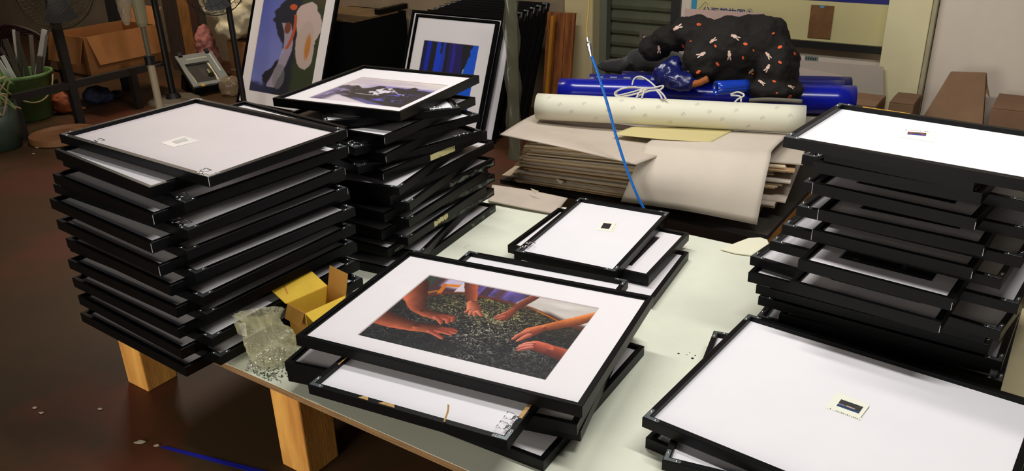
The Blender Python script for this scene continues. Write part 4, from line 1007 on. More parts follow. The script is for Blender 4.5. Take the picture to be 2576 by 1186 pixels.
def text(body, s, z, size, m, parent, name='lettering', dn=-.003):
    cu = bpy.data.curves.new(name, 'FONT'); cu.body = body; cu.size = size; cu.extrude = .0004
    o = bpy.data.objects.new(name, cu); COL.objects.link(o)
    dg = bpy.context.evaluated_depsgraph_get(); me = bpy.data.meshes.new_from_object(o.evaluated_get(dg)); bpy.data.objects.remove(o); bpy.data.curves.remove(cu)
    me.name = name; me.materials.clear(); me.materials.append(m)
    xs = [v.co.x for v in me.vertices]
    o = link(name, me, None, parent, (s - s0, dn, z), (math.pi / 2, 0, 0)); return o, (max(xs) - min(xs)) if xs else 0
ts0, tz0 = hit(1766, 35, WN - .03); ts1 = hit(1872, 40, WN - .03)[0]
NAVY = mat('navy_print', (34, 40, 130), .6)
t_, w_ = text('公司架构图', ts0, tz0, .048, NAVY, bd)
if w_ > 0: k = (ts1 - ts0) / w_; t_.scale = (k, k, k)
cs, cz = hit(1886, 29, WN - .03)
obj('arrow_ring', MB().tube([(cs - s0 + .0135 * math.cos(a), -.003, cz + .0135 * math.sin(a)) for a in np.linspace(0, 6.28, 25)[:-1]], .0006, 5, closed=True), NAVY, bd)
obj('arrow_mark', MB().poly([(cs - s0 - .005, -.003, cz - .0055), (cs - s0 + .008, -.003, cz), (cs - s0 - .005, -.003, cz + .0055)], .0006, (0, -1, 0)), NAVY, bd)
ln = [hit(u, v, WN - .03) for u, v in ((1757, 24), (1775, 4), (1781, 11))]
obj('house_line', MB().tube([(a - s0, -.003, b_) for a, b_ in ln], .0008, 5), mat('line_brown', (110, 96, 60), .6), bd)
q = [hit(u, v, WN - .035) for u, v in ((2031, 94), (2088, 98), (2099, 15), (2041, 12))]
pp = thing('paper_sheet', 'brown paper sheet taped on the cream chart board', 'paper', SN(q[0][0], WN - .035, 0), YAW_T)
obj('sheet', MB().slab([(a - q[0][0], 0, b_) for a, b_ in q], .001, (0, -1, 0)), mat('brown_sheet', (122, 82, 42), .7, var=.25, scale=20), pp)
cx, cz = hit(2069, 14, WN - .035)
obj('blue_tab', MB().poly([(cx - q[0][0] + .012 * math.cos(a), -.002, cz + .012 * math.sin(a)) for a in np.linspace(math.pi, 2 * math.pi, 10)], .0005, (0, -1, 0)), mat('tab_blue', (92, 146, 170), .6), pp)
ns, nz = hit(2030, 148, WN - .012)
pl_ = tag(obj('name_plate', wbox(ns - .012, ns + .05, nz - .010, nz + .012, WN - .006, .005), mat('plate_grey', (128, 138, 130), .5)), 'small grey plate with dark marks on the wall right of the jacket', 'plate')
mk = MB()
for i in range(5): mk.slab(wallquad(ns - .008 + i * .011, ns - .008 + i * .011 + .007, nz - .005, nz + .007, WN - .0066), .0004, NT)
obj('plate_marks', mk, mat('plate_ink', (52, 58, 60), .6), pl_)
# leaning sheets against the wall: quad on a plane that leans back by k = dn/dz from foot distance n0
def LEAN(u, v, n0, k):
    d = ray(u, v); a = NT - np.array([0, 0, k]); c = n0 - k * FLOOR; t = (c - (CAMP - OT) @ NT + k * CAM_H) / (d @ a)
    return CAMP + d * t
def leaning_card(name, label, px, n0, k, m, th=.004, cat='cardboard', base=FLOOR):
    q = [LEAN(u, v, n0, k) for u, v in px]                  # order: BL BR TR TL; bottoms dropped to the floor along the plane
    out = []
    for p in q[:2]:
        out.append(np.array(p))
    o = obj(name, MB().slab(out + [np.array(q[2]), np.array(q[3])], th, NT), m)
    return tag(o, label, cat)
PINK = mat('pink_card', (190, 160, 148), .8, var=.06, scale=4)
leaning_card('card_sheet', 'pinkish card sheet standing behind the jacket below the chart board', [(1712, 330), (1925, 350), (1921, 33), (1722, 22)], 2.80, .10, PINK)
leaning_card('card_sheet', 'pale card sheet with a torn corner leaning at the wall right of the jacket', [(1960, 420), (2120, 430), (2118, 190), (1985, 165)], 2.88, .10, mat('pale_pink_card', (196, 178, 164), .8, var=.06, scale=4))
leaning_card('card_sheet', 'wide grey card sheet leaning on the wall under the black rail', [(1960, 430), (2226, 460), (2222, 168), (1990, 150)], 2.98, .06, mat('grey_wall_card', (182, 170, 154), .85, var=.08, scale=4))
ms = thing('small_frame', 'small silver grey frame leaning behind the left end of the jacket', 'frame', (0, 0, 0))
fq = [LEAN(u, v, 2.78, .12) for u, v in ((1606, 230), (1690, 240), (1697, 78), (1612, 72))]
c_ = sum(fq) / 4; ms.location = Vector(c_)
for a, b in ((0, 1), (1, 2), (2, 3), (3, 0)):
    A_, B_ = fq[a] - c_, fq[b] - c_; i_A, i_B = A_ * .84, B_ * .84
    obj('frame_rail', MB().slab([A_, B_, i_B, i_A], .012, -NT), mat('silver_moulding', (98, 94, 82), .4, .5), ms)
obj('backing_board', MB().slab([p * .9 for p in (fq[0] - c_, fq[1] - c_, fq[2] - c_, fq[3] - c_)], .004, NT), mat('old_board', (172, 158, 138), .8), ms)
# cardboard boxes at the wall behind the right stack
def carton(label, u0, u1, vtop, n, depth, vbot=None, lean=0, m=BOXB, flap=True, name='carton', z0=FLOOR):
    a = hit(u0, vtop, n); b2 = hit(u1, vtop, n); zt2 = (a[1] + b2[1]) / 2
    th = thing(name, label, 'box', SN(a[0], n, z0), YAW_T); L_ = b2[0] - a[0]; h = zt2 - z0
    obj('carton_body', MB().hexa([(0, 0, 0), (L_, 0, 0), (L_, depth, 0), (0, depth, 0), (lean, 0, h), (L_ + lean, 0, h), (L_ + lean, depth, h), (lean, depth, h)]), m, th, bevel=.003)
    if flap:
        obj('top_flap', MB().slab([(lean + .002, .0, h + .001), (L_ + lean - .002, .0, h + .001), (L_ + lean - .002, depth * .49, h + .004), (lean + .002, depth * .49, h + .004)], .003), m, th)
        obj('top_flap', MB().slab([(lean + .002, depth * .51, h + .004), (L_ + lean - .002, depth * .51, h + .004), (L_ + lean - .002, depth, h + .001), (lean + .002, depth, h + .001)], .003), m, th)
    return th
B2 = mat('carton_tan', (138, 108, 82), .9, spec=.1, var=.2, scale=5)
carton('flat-topped brown carton at the foot of the cream column', 2060, 2205, 262, 2.60, .20, m=B2)
carton('low brown carton between the column carton and the tall one', 2236, 2300, 262, 2.62, .18, m=mat('carton_dark', (112, 84, 58), .9))
carton('brown carton at the far right edge behind the right stack', 2492, 2700, 284, 2.70, .25, m=B2)
tb = thing('tall_carton', 'tall long brown carton leaning against the right wall', 'box', (0, 0, 0))
q = [LEAN(u, v, 2.55, .62) for u, v in ((2300, 330), (2470, 345), (2482, 182), (2392, 179))]
tb.location = Vector(q[0]); q = [p - q[0] for p in q]
obj('carton_body', MB().slab(q, .09, NT * .9 - np.array([0, 0, .45])), B2, tb, bevel=.004)
obj('end_flap', MB().slab([q[2] + ET * .0, q[2] + ET * .012 - np.array([0, 0, .05]), q[2] * .6 + q[1] * .4 + ET * .02, q[2] * .7 + q[1] * .3], .003, NT), B2, tb)

# ------------------------------------------------------------------ frames leaning in the middle background
def lean_frame(label, tlp, trp, n0, k, pic=None, win=None, group=None, face=True, z0=FLOOR, thick=T, name='picture_frame', board=None):
    """standing frame: top corners seen at tlp / trp on the leaning plane, foot on the floor"""
    A_, B_ = LEAN(*tlp, n0, k), LEAN(*trp, n0, k); x = (B_ - A_); x[2] = 0; w = np.linalg.norm(x); x /= w
    y = np.array([NT[0] * k, NT[1] * k, 1.]); y -= x * (y @ x); y /= np.linalg.norm(y); z = np.cross(x, y)
    top = (A_[2] + B_[2]) / 2; h = (top - z0) / y[2]
    c = (A_ + B_) / 2 - y * h / 2 - z * thick
    c[2] = z0 + y[2] * h / 2 - z[2] * thick + max(0, z[2] * thick)
    M_ = Matrix(((x[0], y[0], z[0]), (x[1], y[1], z[1]), (x[2], y[2], z[2])))
    wn_ = win and ((win[0] - .5) * w, (win[1] - .5) * w, (win[2] - .5) * h, (win[3] - .5) * h)
    return frame('face' if face else 'back', w, h, c[0], c[1], c[2], 0, label, group, win=wn_, pic=pic, tilt=M_.to_quaternion(), board=board)
KL = .42
lean_frame('tall black frame with a white cloth and dark trees picture, leaning behind the stacks', (652, -95), (862, -80), 2.30, KL, pic=picture(pic_cloth, 150, 240), win=(.125, .875, .10, .90))
lean_frame('black frame with a blue striped picture, front one of the leaning row', (1047, 41), (1252, 56), 2.30, KL, pic=picture(pic_blue, 160, 180), win=(.15, .83, .14, .795), group='frames leaning in a row')
NB = 9
for i in range(1, NB):
    t = i / (NB - 1)
    lean_frame('black frame leaning behind the blue striped picture, %s in the row' % ORD[i], (1047 + 116 * t + (-24 if i == 1 else 0), 41 - 40 * t - (8 if i == 1 else 0)), (1252 + 126 * t + (16 if i == 2 else 0), 56 - 50 * t), 2.30 + .052 * i, KL, group='frames leaning in a row', face=(i in (1, 2)), board=None if i in (1, 2) else mat('black_backing', (14, 14, 14), .7))
# plastic-wrapped upright strip in front of that row
pst = thing('wrapped_post', 'upright grey post wrapped in clear plastic before the leaning row', 'post', U(1296, 402, FLOOR))
px0, py0 = pst.location.x, pst.location.y; hz_ = ZV(px0, py0, -30) - FLOOR
obj('post', MB().box(-.026, .026, -.012, .012, 0, hz_), mat('post_grey', (104, 100, 82), .6, var=.4, scale=7, stretch=(1, 1, .3)), pst)
obj('plastic_wrap', MB().grid(lambda i, j: ((.036 + .006 * math.sin(23 * j + 4 * math.cos(6.28 * i))) * math.cos(6.28 * i), (.022 + .005 * math.sin(31 * j + 9 * i)) * math.sin(6.28 * i), hz_ * j), 24, 60), glass_mat('wrap_film', tint=(.9, .92, .85), ior=1.5, rough=.15, haze=.25, haze_col=(150, 148, 126)), pst, smooth=True)
# planks beside the pillar
PLK = mat('plank_wood', (142, 84, 38), .6, spec=.3, var=.5, scale=4, rgb2=(92, 50, 22), stretch=(8, 8, .6))
for i, (u0, u1, v0, n0) in enumerate(((1377, 1400, 30, 2.86), (1401, 1422, 32, 2.86), (1423, 1446, 33, 2.86))):
    A_, B_ = LEAN(u0, v0, n0, .14), LEAN(u1, v0 + 1, n0, .14); s_a, s_b = (A_ - OT) @ ET, (B_ - OT) @ ET
    ft = SN(s_a, n0, FLOOR); fb = SN(s_b, n0, FLOOR)
    tag(obj('wood_plank', MB().slab([ft, fb, B_, A_], .02, NT), PLK, bevel=.002), '%s brown plank standing against the cream pillar' % ('left', 'middle', 'right')[i], 'plank', 'planks by the pillar')
A_ = LEAN(1386, 40, 2.80, .14); s_a = (A_ - OT) @ ET
tag(obj('gilt_moulding', MB().slab([SN(s_a - .012, 2.80, FLOOR), SN(s_a + .006, 2.80, FLOOR), A_ + ET * .018, A_], .018, NT), mat('gilt', (190, 128, 40), .4, .4)), 'thin gilt moulding strip standing in front of the planks', 'moulding')
# big black crate with a wooden top edge, behind the two leaning pictures
cp_ = NP(890, 57, 2.64); q = cp_ - OT; cs_, cn_ = q @ ET, q @ NT; ch = cp_[2] - FLOOR
cr_ = thing('black_crate', 'large black covered crate between the two leaning pictures', 'crate', SN(cs_ - .5, cn_, FLOOR), YAW_T)
obj('crate_body', MB().box(0, .5, 0, .48, 0, ch), mat('black_cover', (10, 10, 10), .9, spec=.1), cr_)
obj('top_board', MB().box(-.01, .505, -.005, .40, ch, ch + .012), mat('crate_wood', (112, 88, 54), .7, var=.3, scale=8), cr_)
obj('black_bar', MB().box(.47, .51, .22, .49, ch + .013, ch + .045), BLACK, cr_)
cb = spline([SN(cs_ - .3, cn_ + .1, FLOOR + ch + .021), SN(cs_ - .28, cn_ + .12, FLOOR + ch + .03), SN(cs_ - .30, cn_ + .12, FLOOR + ch + .14), SN(cs_ - .33, cn_ + .12, FLOOR + ch + .5)])
tag(obj('hanging_cable', MB().tube(cb, .004, 6), DARKM, smooth=True), 'black cable hanging down onto the crate top', 'cable')

# ------------------------------------------------------------------ dim clutter at the back left
PF0 = U(203, 312, FLOOR)                                   # foot of the rack post
zr_ = ZV(PF0[0], PF0[1], 214)
rk = thing('metal_rack', 'dark steel rack with a low rail and an upright post at the left', 'rack', (PF0[0], PF0[1], FLOOR), math.atan2(NT[1], NT[0]))
RUST = mat('rack_steel', (40, 33, 27), .6, .2, var=.4, scale=8)
ph = ZV(PF0[0], PF0[1], -40) - FLOOR
obj('post', MB().box(-.022, .022, -.022, .022, 0, ph), RUST, rk); obj('post', MB().box(.38, .42, -.022, .022, 0, zr_ - FLOOR + .02), RUST, rk)
obj('rail', MB().box(-.36, .50, -.018, .018, zr_ - FLOOR - .022, zr_ - FLOOR + .022), RUST, rk)
obj('post', MB().box(-.36, -.32, -.018, .018, 0, zr_ - FLOOR - .022), RUST, rk)
sh_ = thing('shelf_board', 'dark low shelf board behind the rack rail', 'shelf', np.array([PF0[0], PF0[1], zr_ - .02]) + NT * .20 - ET * .03, math.atan2(NT[1], NT[0]))
obj('board', MB().box(0, .48, 0, .52, 0, .018), mat('shelf_ply', (52, 40, 30), .8, var=.3, scale=5), sh_)
for x_, y_ in ((.02, .46), (.42, .46)): obj('leg', MB().box(x_, x_ + .04, y_, y_ + .04, FLOOR - (zr_ - .02), 0), RUST, sh_)
def fan(label, base, uc, vc, rpx, wires, rings, m, polew=.018, lean=0, pole=True, tilt=(0, .25)):
    th = thing('pedestal_fan', label, 'fan', base); bx_, by_ = base[0], base[1]
    c = YP(uc, vc, by_ - .12); k = float((c - CAMP) @ _f) / FPX; R_ = rpx * k; c = c - np.array(base)
    mb = MB(); d = -np.array([.25, -1., .1]); d = np.array([-.12, -1, .12]); d /= np.linalg.norm(d); x = np.cross(d, (0, 0, 1)); x /= np.linalg.norm(x); y = np.cross(x, d)
    for f_, dep in ((1., .0), (.93, .055), (.75, .085), (.5, .1), (.25, .108)):
        for sg in (1, -1): mb.tube([c + d * dep * sg + R_ * f_ * (math.cos(a) * x + math.sin(a) * y) for a in np.linspace(0, 2 * math.pi, 37)[:-1]], .0026 if f_ == 1 else .0012, 5, closed=True)
    for i in range(wires):
        a = 2 * math.pi * i / wires; v_ = math.cos(a) * x + math.sin(a) * y
        for sg in (1, -1): mb.tube([c + d * dep * sg + R_ * f_ * v_ for f_, dep in ((1., 0), (.93, .055), (.75, .085), (.5, .1), (.2, .109))], .0011, 4, cap=False)
    obj('wire_cage', mb, m, th)
    obj('hub', MB().tube([c - d * .10, c + d * .11], .045, 16), m, th)
    bl_ = MB()
    for i in range(3):
        a0 = 2.094 * i + .4
        bl_.grid(lambda i_, j: c + R_ * (.15 + .72 * j) * (math.cos(a0 + (i_ - .5) * .9) * x + math.sin(a0 + (i_ - .5) * .9) * y) + d * (.03 * (i_ - .5)), 6, 5)
    obj('blades', bl_, mat('fan_blade', (34, 34, 32), .5), th, smooth=True)
    obj('motor', MB().tube([c + d * -.10, c + d * -.22], [.06, .045], 16), m, th)
    if pole:
        obj('pole', MB().tube([(0, 0, .0), (0, 0, c[2] - .02), c - d * .16], polew, 12), m, th, smooth=False)
        obj('base', MB().lathe([(0, .03), (.03, .03), (.05, .02), (.20, .012), (.205, 0)], seg=28), mat('fan_base', (96, 90, 78), .6), th)
    return th
FB = mat('fan_black', (22, 21, 20), .45, .2); FW = mat('fan_wire', (70, 62, 44), .5, .3)
bp = np.array([PF0[0], PF0[1], FLOOR]); fan('large fan with a fine wire cage fixed to the rack post at top left', bp, 130, -42, 112, 64, 5, FW, .02, pole=False)
bp = U(621, 300, FLOOR); fan('black pedestal fan with its wire cage above the floodlight', bp, 532, -52, 88, 26, 5, FB, .017)
bp = U(438, 252, FLOOR)
pt = thing('black_stand', 'black pole on a round grey base beside the floodlight', 'stand', bp); h_ = ZV(bp[0], bp[1], -40) - FLOOR
obj('pole', MB().tube([(0, 0, .01), (0, 0, h_)], .021, 14), FB, pt); obj('flange', MB().lathe([(0, .05), (.03, .05), (.045, .03), (.05, .016), (.0, .016)], seg=20), FB, pt)
obj('base', MB().lathe([(0, .018), (.15, .014), (.165, .006), (.17, 0), (0, 0)], seg=32), mat('stand_base', (92, 84, 70), .6), pt)
bp = U(408, 300, FLOOR)
ct = thing('cream_stand', 'cream telescopic stand with an olive sleeve next to the black pole', 'stand', bp)
zz = [ZV(bp[0], bp[1], v) - FLOOR for v in (-40, 66, 140, 162)]
obj('base', MB().lathe([(0, .025), (.04, .025), (.13, .01), (.135, 0), (0, 0)], seg=24), mat('cream_plastic', (176, 160, 130), .5), ct)
obj('lower_tube', MB().tube([(0, 0, .02), (0, 0, zz[3])], .0215, 14), mat('cream_plastic', (176, 160, 130), .5), ct)
obj('collar', MB().tube([(0, 0, zz[3]), (0, 0, zz[2])], .030, 14), FB, ct); obj('thin_tube', MB().tube([(0, 0, zz[2]), (0, 0, zz[1])], .015, 12), mat('grey_tube', (98, 92, 74), .5), ct)
obj('sleeve', MB().tube([(0, 0, zz[1]), (0, 0, zz[1] + .02), (0, 0, zz[0])], [.026, .033, .040], 14), mat('olive_sleeve', (142, 134, 100), .6), ct)
zh = ZV(bp[0], bp[1], 25) - FLOOR
bh = blob('plastic_bag', [(np.array([-.075, -.03, zh]), .036, .03, .085, .3), (np.array([-.06, -.03, zh + .06]), .05, .04, .05, .1)], glass_mat('bag_white', tint=(.9, .9, .86), ior=1.45, rough=.2, haze=.6, haze_col=(196, 182, 160)), None, .010, .010, .04, 3)
bh.location = Vector(bp); tag(bh, 'small white plastic bag hanging on the cream stand', 'bag')

# green bucket of metal strips
bp = U(84, 296, FLOOR); GRN = mat('green_plastic', (104, 142, 78), .5, var=.35, scale=6, rgb2=(74, 92, 56), thresh=(.25, .5))
bk = thing('bucket', 'green plastic bucket with a wire handle holding metal strips', 'bucket', bp); hb = ZV(bp[0], bp[1], 182) - FLOOR
obj('bucket_body', MB().lathe([(0, .004), (.115, .004), (.16, hb - .02), (.172, hb - .02), (.174, hb), (.166, hb + .002), (.158, hb - .008), (.112, .012), (0, .012)], seg=40), GRN, bk, smooth=True)
obj('handle', MB().tube(spline([(.17 * math.cos(a), .17 * math.sin(a), hb - .03 - .13 * math.sin((a + 1.9) / 2.2 * math.pi)) for a in np.linspace(-1.9, .3, 8)]), .005, 8), mat('handle_cream', (168, 150, 96), .5), bk, smooth=True)
MS = mat('strip_silver', (170, 164, 150), .3, .8); MG = mat('strip_dull', (84, 78, 66), .5, .5); MW = mat('strip_white', (206, 204, 196), .4)
for i, (u, v, du, m_) in enumerate(((34, 75, 18, MW), (44, 80, 12, MG), (12, 98, 46, MG), (46, 100, 34, MG), (78, 88, 10, MS), (112, 75, -22, MW), (118, 88, -16, MS), (6, 140, 40, MW), (-8, 150, 44, MW), (0, 120, 60, MG), (60, 140, 10, MG), (100, 142, -4, MG), (22, 150, 22, MS))):
    p1 = YP(u, v, bp[1] + .06 - .02 * (i % 4)); p0 = YP(u + du, 215, bp[1] + .03 - .015 * (i % 4))
    p0[0] = min(max(p0[0], bp[0] - .10), bp[0] + .10); d = (p1 - p0); L_ = np.linalg.norm(d); d /= L_
    x = np.cross(d, (0, 1., 0)); x /= np.linalg.norm(x); y = np.cross(d, x); w = .008 + .004 * (i % 3)
    p0 = p0 - d * .05
    tag(obj('metal_strip', MB().hexa([p0 - x * w - y * .004, p0 + x * w - y * .004, p0 + x * w + y * .004, p0 - x * w + y * .004, p1 - x * w - y * .004, p1 + x * w - y * .004, p1 + x * w + y * .004, p1 - x * w + y * .004]), m_), {'strip_white': 'white', 'strip_dull': 'dull grey', 'strip_silver': 'shiny silver'}[m_.name] + ' strip standing in the green bucket', 'strip', 'strips in the green bucket')
# teal bucket with tangled strips at the very left
bp = U(8, 372, FLOOR); tk = thing('bucket', 'dark teal bucket with tangled straps at the left edge', 'bucket', bp); hb = ZV(bp[0], bp[1], 262) - FLOOR
obj('bucket_body', MB().lathe([(0, .004), (.10, .004), (.125, hb), (.118, hb), (.094, .012), (0, .012)], seg=32), mat('teal_plastic', (52, 66, 54), .5, var=.3, scale=6), tk, smooth=True)
STR = [mat('strap_tan', (150, 124, 92), .6), mat('strap_pale', (182, 164, 132), .6), mat('strap_green', (110, 122, 66), .6)]
for i in range(14):
    a = random.uniform(0, 6.28); pts = [(.07 * math.cos(a), .07 * math.sin(a), hb - .05)]
    for k in range(4): pts.append((.05 * math.cos(a) + random.uniform(-.04, .13), .05 * math.sin(a) + random.uniform(-.07, .05), hb + random.uniform(-.06, .13)))
    obj('strap', MB().tube(spline(pts, 6), .0045, 5), STR[i % 3], tk)
# floor odds and ends
bp = U(160, 350, FLOOR); tr = thing('wooden_tray', 'round tan wooden tray on the floor behind the left corner stack', 'tray', bp)
obj('tray_disc', MB().lathe([(0, .02), (.155, .02), (.165, .04), (.172, .04), (.172, .004), (.16, 0), (0, 0)], seg=40), mat('tray_wood', (142, 96, 58), .6, var=.2, scale=6), tr, smooth=False)
def lump(name, label, u, v, size, col, cat, rough=.7, m=None, flat=.6):
    p = U(u, v, FLOOR); o = blob(name, [(np.array([0, 0, size * flat * .8]), size, size * .8, size * flat, .3), (np.array([size * .6, .1 * size, size * flat * .5]), size * .6, size * .5, size * flat * .7, .8), (np.array([-size * .5, 0, size * flat * .4]), size * .5, size * .5, size * flat * .6, .1)], m or mat(name + '_m', col, rough, var=.3, scale=20), None, size * .12, size * .2, size * .5, 3)
    zmin = min(vv.co.z for vv in o.data.vertices); p[2] -= zmin; o.location = Vector(p); return tag(o, label, cat)
lump('orange_bag', 'crumpled orange bag on the floor beside the green bucket', 166, 284, .075, (150, 74, 30), 'bag', flat=.9)
lump('blue_bundle', 'crumpled blue and dark cloth on the floor by the rack', 248, 262, .085, (40, 44, 74), 'cloth', flat=.7)
lump('dark_rag', 'dark rag lying right of the blue cloth on the floor', 292, 248, .05, (30, 26, 24), 'cloth', flat=.5)
lump('plastic_bag', 'crumpled clear plastic bag on the floor right of the floodlight', 588, 240, .085, (190, 170, 140), 'bag', m=glass_mat('bag_floor', tint=(.92, .9, .84), ior=1.45, rough=.15, haze=.45, haze_col=(190, 168, 140)), flat=.75)
lump('paper_scrap', 'small orange scrap on the floor left of the blue cloth', 210, 275, .014, (190, 110, 50), 'paper')
for i, (u, v) in enumerate(((93, 372), (84, 387), (352, 1113), (394, 1122), (88, 1027), (105, 1040), (252, 1030))):
    p = U(u, v, FLOOR + .002); s_ = .012 if i in (0, 2) else .007
    tag(obj('paint_chip', MB().poly([p + np.array([s_ * (1 + .4 * math.sin(3 * k + i)) * math.cos(a), s_ * .6 * math.sin(a), 0]) for k, a in enumerate(np.linspace(0, 6.28, 8)[:-1])], .0015), mat('chip_pale', (196, 184, 160), .8)), ('larger pale chip below the wooden tray', 'small pale chip left of the tray edge', 'larger white chip at the end of the blue tape', 'small white chip touching the blue tape', 'upper pale chip on the bare floor, far left', 'lower pale chip on the bare floor, far left', 'small pale chip below the left table leg')[i], 'paint chip', 'pale chips on the floor')
q = [U(u, v, FLOOR + .001) for u, v in ((402, 1127), (416, 1123), (700, 1193), (690, 1204))]
tag(obj('floor_tape', MB().poly(q, .0008), mat('blue_tape', (22, 28, 150), .5)), 'strip of bright blue tape on the floor at the bottom left', 'tape')
# cardboard box on the rack shelf, flaps folded out
def fold_box(label, cpos, L_, Wd, H_b, yaw, flaps, m):
    th = thing('carton', label, 'box', cpos, yaw); t_ = .004
    obj('carton_bottom', MB().box(0, L_, 0, Wd, 0, t_), m, th)
    for a in ((0, L_, 0, t_), (0, L_, Wd - t_, Wd), (0, t_, t_, Wd - t_), (L_ - t_, L_, t_, Wd - t_)): obj('carton_side', MB().box(*a, t_, H_b), m, th)
    for f_ in flaps: obj('flap', MB().slab(f_, t_), m, th)
    return th
BR = mat('carton_warm', (150, 100, 58), .9, spec=.1, var=.15, scale=6)
b0 = np.array([PF0[0], PF0[1], zr_ + .000]) + NT * .20 - ET * .11
L_, Wd = .50, .38; H_b = .235
fold_box('open brown carton with folded-out flaps on the low shelf', b0, L_, Wd, H_b, math.atan2(NT[1], NT[0]), [
    [(.02, -.001, H_b), (.50, -.001, H_b), (.48, -.055, H_b - .17), (.04, -.055, H_b - .17)], [(0, 0, H_b), (0, Wd, H_b), (-.05, Wd - .01, H_b - .16), (-.05, .01, H_b - .16)],
    [(L_, 0, H_b), (L_, Wd, H_b), (L_ + .08, Wd - .02, H_b + .10), (L_ + .08, .02, H_b + .10)]], BR)
# floodlight
q = [U(487, 223, -.20), U(580, 206, -.20)]
fx = q[1] - q[0]; fl_ = np.linalg.norm(fx); fx /= fl_; fyh = np.cross((0, 0, 1), fx)
fy = fyh * math.cos(.55) + np.array([0, 0, math.sin(.55)]); fz = np.cross(fx, fy)
ff = thing('floodlight', 'grey floodlight with a square glass face lying on the floor', 'floodlight', q[0] - np.array([0, 0, .0]))
def fpt(x, y, z): return fx * x + fy * y + fz * z
def fquad(a, b, c, d, z): return [fpt(a, c, z), fpt(b, c, z), fpt(b, d, z), fpt(a, d, z)]
fh = fl_ * 1.22; GREYM = mat('flood_grey', (128, 132, 128), .5, .2, var=.1, scale=8)
for a in ((0, fl_, 0, .03), (0, fl_, fh - .09, fh), (0, .03, .03, fh - .09), (fl_ - .06, fl_, .03, fh - .09)): obj('bezel', MB().slab(fquad(*a, 0), .015, fz), GREYM, ff)
obj('housing', MB().hexa([fpt(.03, .03, -.10), fpt(fl_ - .03, .03, -.10), fpt(fl_ - .03, fh - .05, -.10), fpt(.03, fh - .05, -.10), fpt(0, 0, -.001), fpt(fl_, 0, -.001), fpt(fl_, fh, -.001), fpt(0, fh, -.001)]), mat('flood_black', (24, 24, 24), .5), ff)
def refl(i, j): x, y = .03 + (fl_ - .09) * i, .03 + (fh - .12) * j; return fpt(x, y, .0005 + .006 * (4 * i * (1 - i) * -1 + .5 * math.sin(9 * i + 5 * j) * .2))
obj('reflector', MB().grid(refl, 12, 12), mat('reflector_alu', (206, 200, 164), .35, .25, bump=.3, bscale=50), ff)
obj('lamp', MB().tube([fpt(fl_ * .62, fh * .30, .006), fpt(fl_ * .62, fh * .42, .006)], [.022, .022], 14), mat('lamp_end', (96, 96, 70), .3, .5), ff)
obj('front_glass', MB().slab(fquad(.026, fl_ - .056, .026, fh - .086, .011), .003, fz), GLAZE, ff)
for x in (.02, fl_ - .05): obj('clip', MB().slab(fquad(x, x + .028, fh - .015, fh + .02, .014), .012, fz), FB, ff)
obj('clip', MB().slab(fquad(.05, .075, -.012, .012, .014), .006, fz), mat('clip_yellow', (190, 150, 60), .5), ff)
mk = MB()
for i in range(11): mk.slab(fquad(.06 + i * .013, .069 + i * .013, fh - .055, fh - .042, .0152), .0004, fz)
obj('printed_marks', mk, mat('mark_white', (186, 186, 172), .6), ff)
obj('side_bars', MB().slab(fquad(fl_ - .03, fl_ - .02, fh * .35, fh * .95, .0152), .001, fz), mat('mark_white', (186, 186, 172), .6), ff)
obj('foot_bracket', MB().hexa([fpt(.02, fh * .5, -.2) * np.array([1, 1, 0]) + np.array([0, 0, FLOOR + .2 + .001]), fpt(fl_ - .02, fh * .5, -.2) * np.array([1, 1, 0]) + np.array([0, 0, FLOOR + .2 + .001]), fpt(fl_ - .02, fh * .8, -.2) * np.array([1, 1, 0]) + np.array([0, 0, FLOOR + .2 + .001]), fpt(.02, fh * .8, -.2) * np.array([1, 1, 0]) + np.array([0, 0, FLOOR + .2 + .001]),
    fpt(.02, fh * .5, -.1), fpt(fl_ - .02, fh * .5, -.1), fpt(fl_ - .02, fh * .8, -.1), fpt(.02, fh * .8, -.1)]), FB, ff)
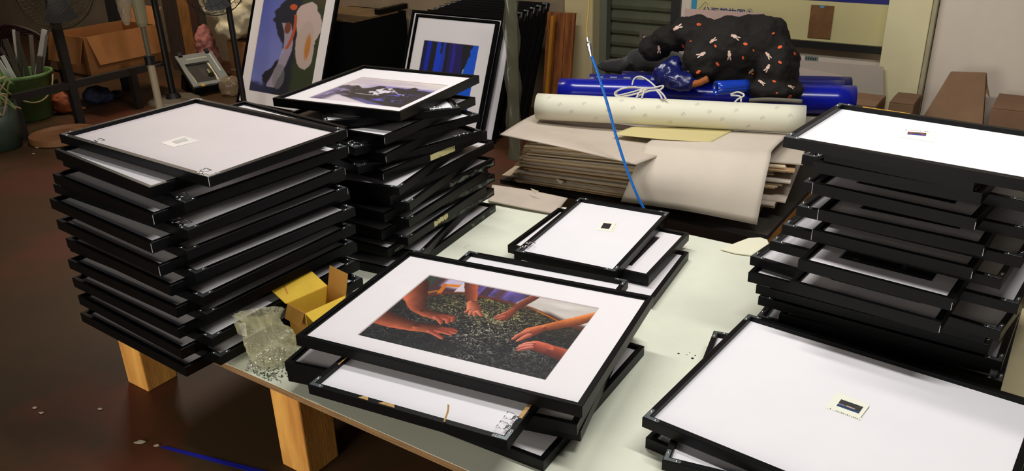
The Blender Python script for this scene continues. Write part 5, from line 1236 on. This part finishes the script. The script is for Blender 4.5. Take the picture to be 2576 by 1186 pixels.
# carton draped with white plastic behind the fan
bp = U(600, 214, FLOOR); b1 = bp + NT * .05
cw = thing('carton', 'brown carton under crumpled white plastic behind the black fan pole', 'box', b1, YAW_T); hc = ZV(b1[0], b1[1], 105) - FLOOR
obj('carton_body', MB().box(-.12, .24, 0, .28, 0, hc), BOXB, cw, bevel=.004)
obj('tape_band', MB().box(-.1205, .2405, -.0008, .2808, hc * .28, hc * .33), mat('tape_pale', (170, 150, 112), .4), cw)
wpl = blob('plastic_sheet', [(np.array([.02, .12, hc + .10]), .22, .16, .14, YAW_T), (np.array([-.10, .12, hc + .20]), .16, .14, .16, YAW_T), (np.array([.14, .10, hc + .22]), .16, .14, .18, YAW_T), (np.array([0, .10, hc + .02]), .15, .16, .08, YAW_T)], mat('white_plastic', (214, 200, 164), .35, spec=.5, var=.1, scale=8), None, .014, .03, .07, 2)
wpl.location = Vector(b1 - np.array([0, 0, 0.0])); zmin = min(v.co.z for v in wpl.data.vertices); wpl.location.z += hc - zmin + .002
tag(wpl, 'crumpled white plastic sheet heaped on a carton at the back', 'plastic')
lump('pink_bag', 'pink plastic bag on the floor left of the white plastic', 532, 196, .075, (176, 108, 96), 'bag', flat=2.6)
# boards leaning against the far left wall
for i, (u0, u1, vt, vb, col, lab) in enumerate(((296, 330, -20, 120, (58, 30, 26), 'dark red board leaning at the far left wall'), (402, 440, -20, 130, (60, 44, 34), 'dark brown board leaning behind the black pole'), (440, 462, -20, 130, (150, 100, 46), 'yellowish plank leaning behind the black pole'), (466, 482, -30, 140, (74, 46, 30), 'narrow brown batten leaning behind the floodlight'), (486, 500, -30, 110, (56, 50, 36), 'thin olive batten leaning behind the pink bag'), (258, 292, -20, 100, (36, 34, 34), 'black panel leaning above the rack carton'))):
    n0 = 2.75; A_, B_ = LEAN(u0, vt, n0, .16), LEAN(u1, vt, n0, .16); a2, b2 = (A_ - OT) @ ET, (B_ - OT) @ ET; sh = .12
    tag(obj('leaning_board', MB().slab([SN(a2 + sh, n0, FLOOR), SN(b2 + sh, n0, FLOOR), B_, A_], .02, NT), mat('board_%d' % i, col, .7, var=.3, scale=6, stretch=(6, 6, 1))), lab, 'board', 'boards leaning at the far left')
# dark coil hanging behind the bucket
cc = YP(52, 96, PF0[1] + .9)
co = thing('cable_coil', 'dark red-brown cable coil standing behind the green bucket', 'cable', (cc[0], cc[1], FLOOR)); cz0 = cc[2] - FLOOR
for i in range(7):
    R_ = .20 - .012 * i; obj('loop', MB().tube([((R_ + .01 * math.sin(5 * a + i)) * math.cos(a), .015 * i - .05 + .01 * math.sin(3 * a), max(.012, cz0 - .10 + (R_ + .01 * math.sin(4 * a + i)) * math.sin(a))) for a in np.linspace(0, 6.28, 33)[:-1]], .010, 6, closed=True), mat('coil_dark', (48, 24, 20), .5), co, smooth=True)
obj('coil_stand', MB().box(-.16, .16, -.02, .04, 0, max(.02, cz0 - .30)), DARKM, co)
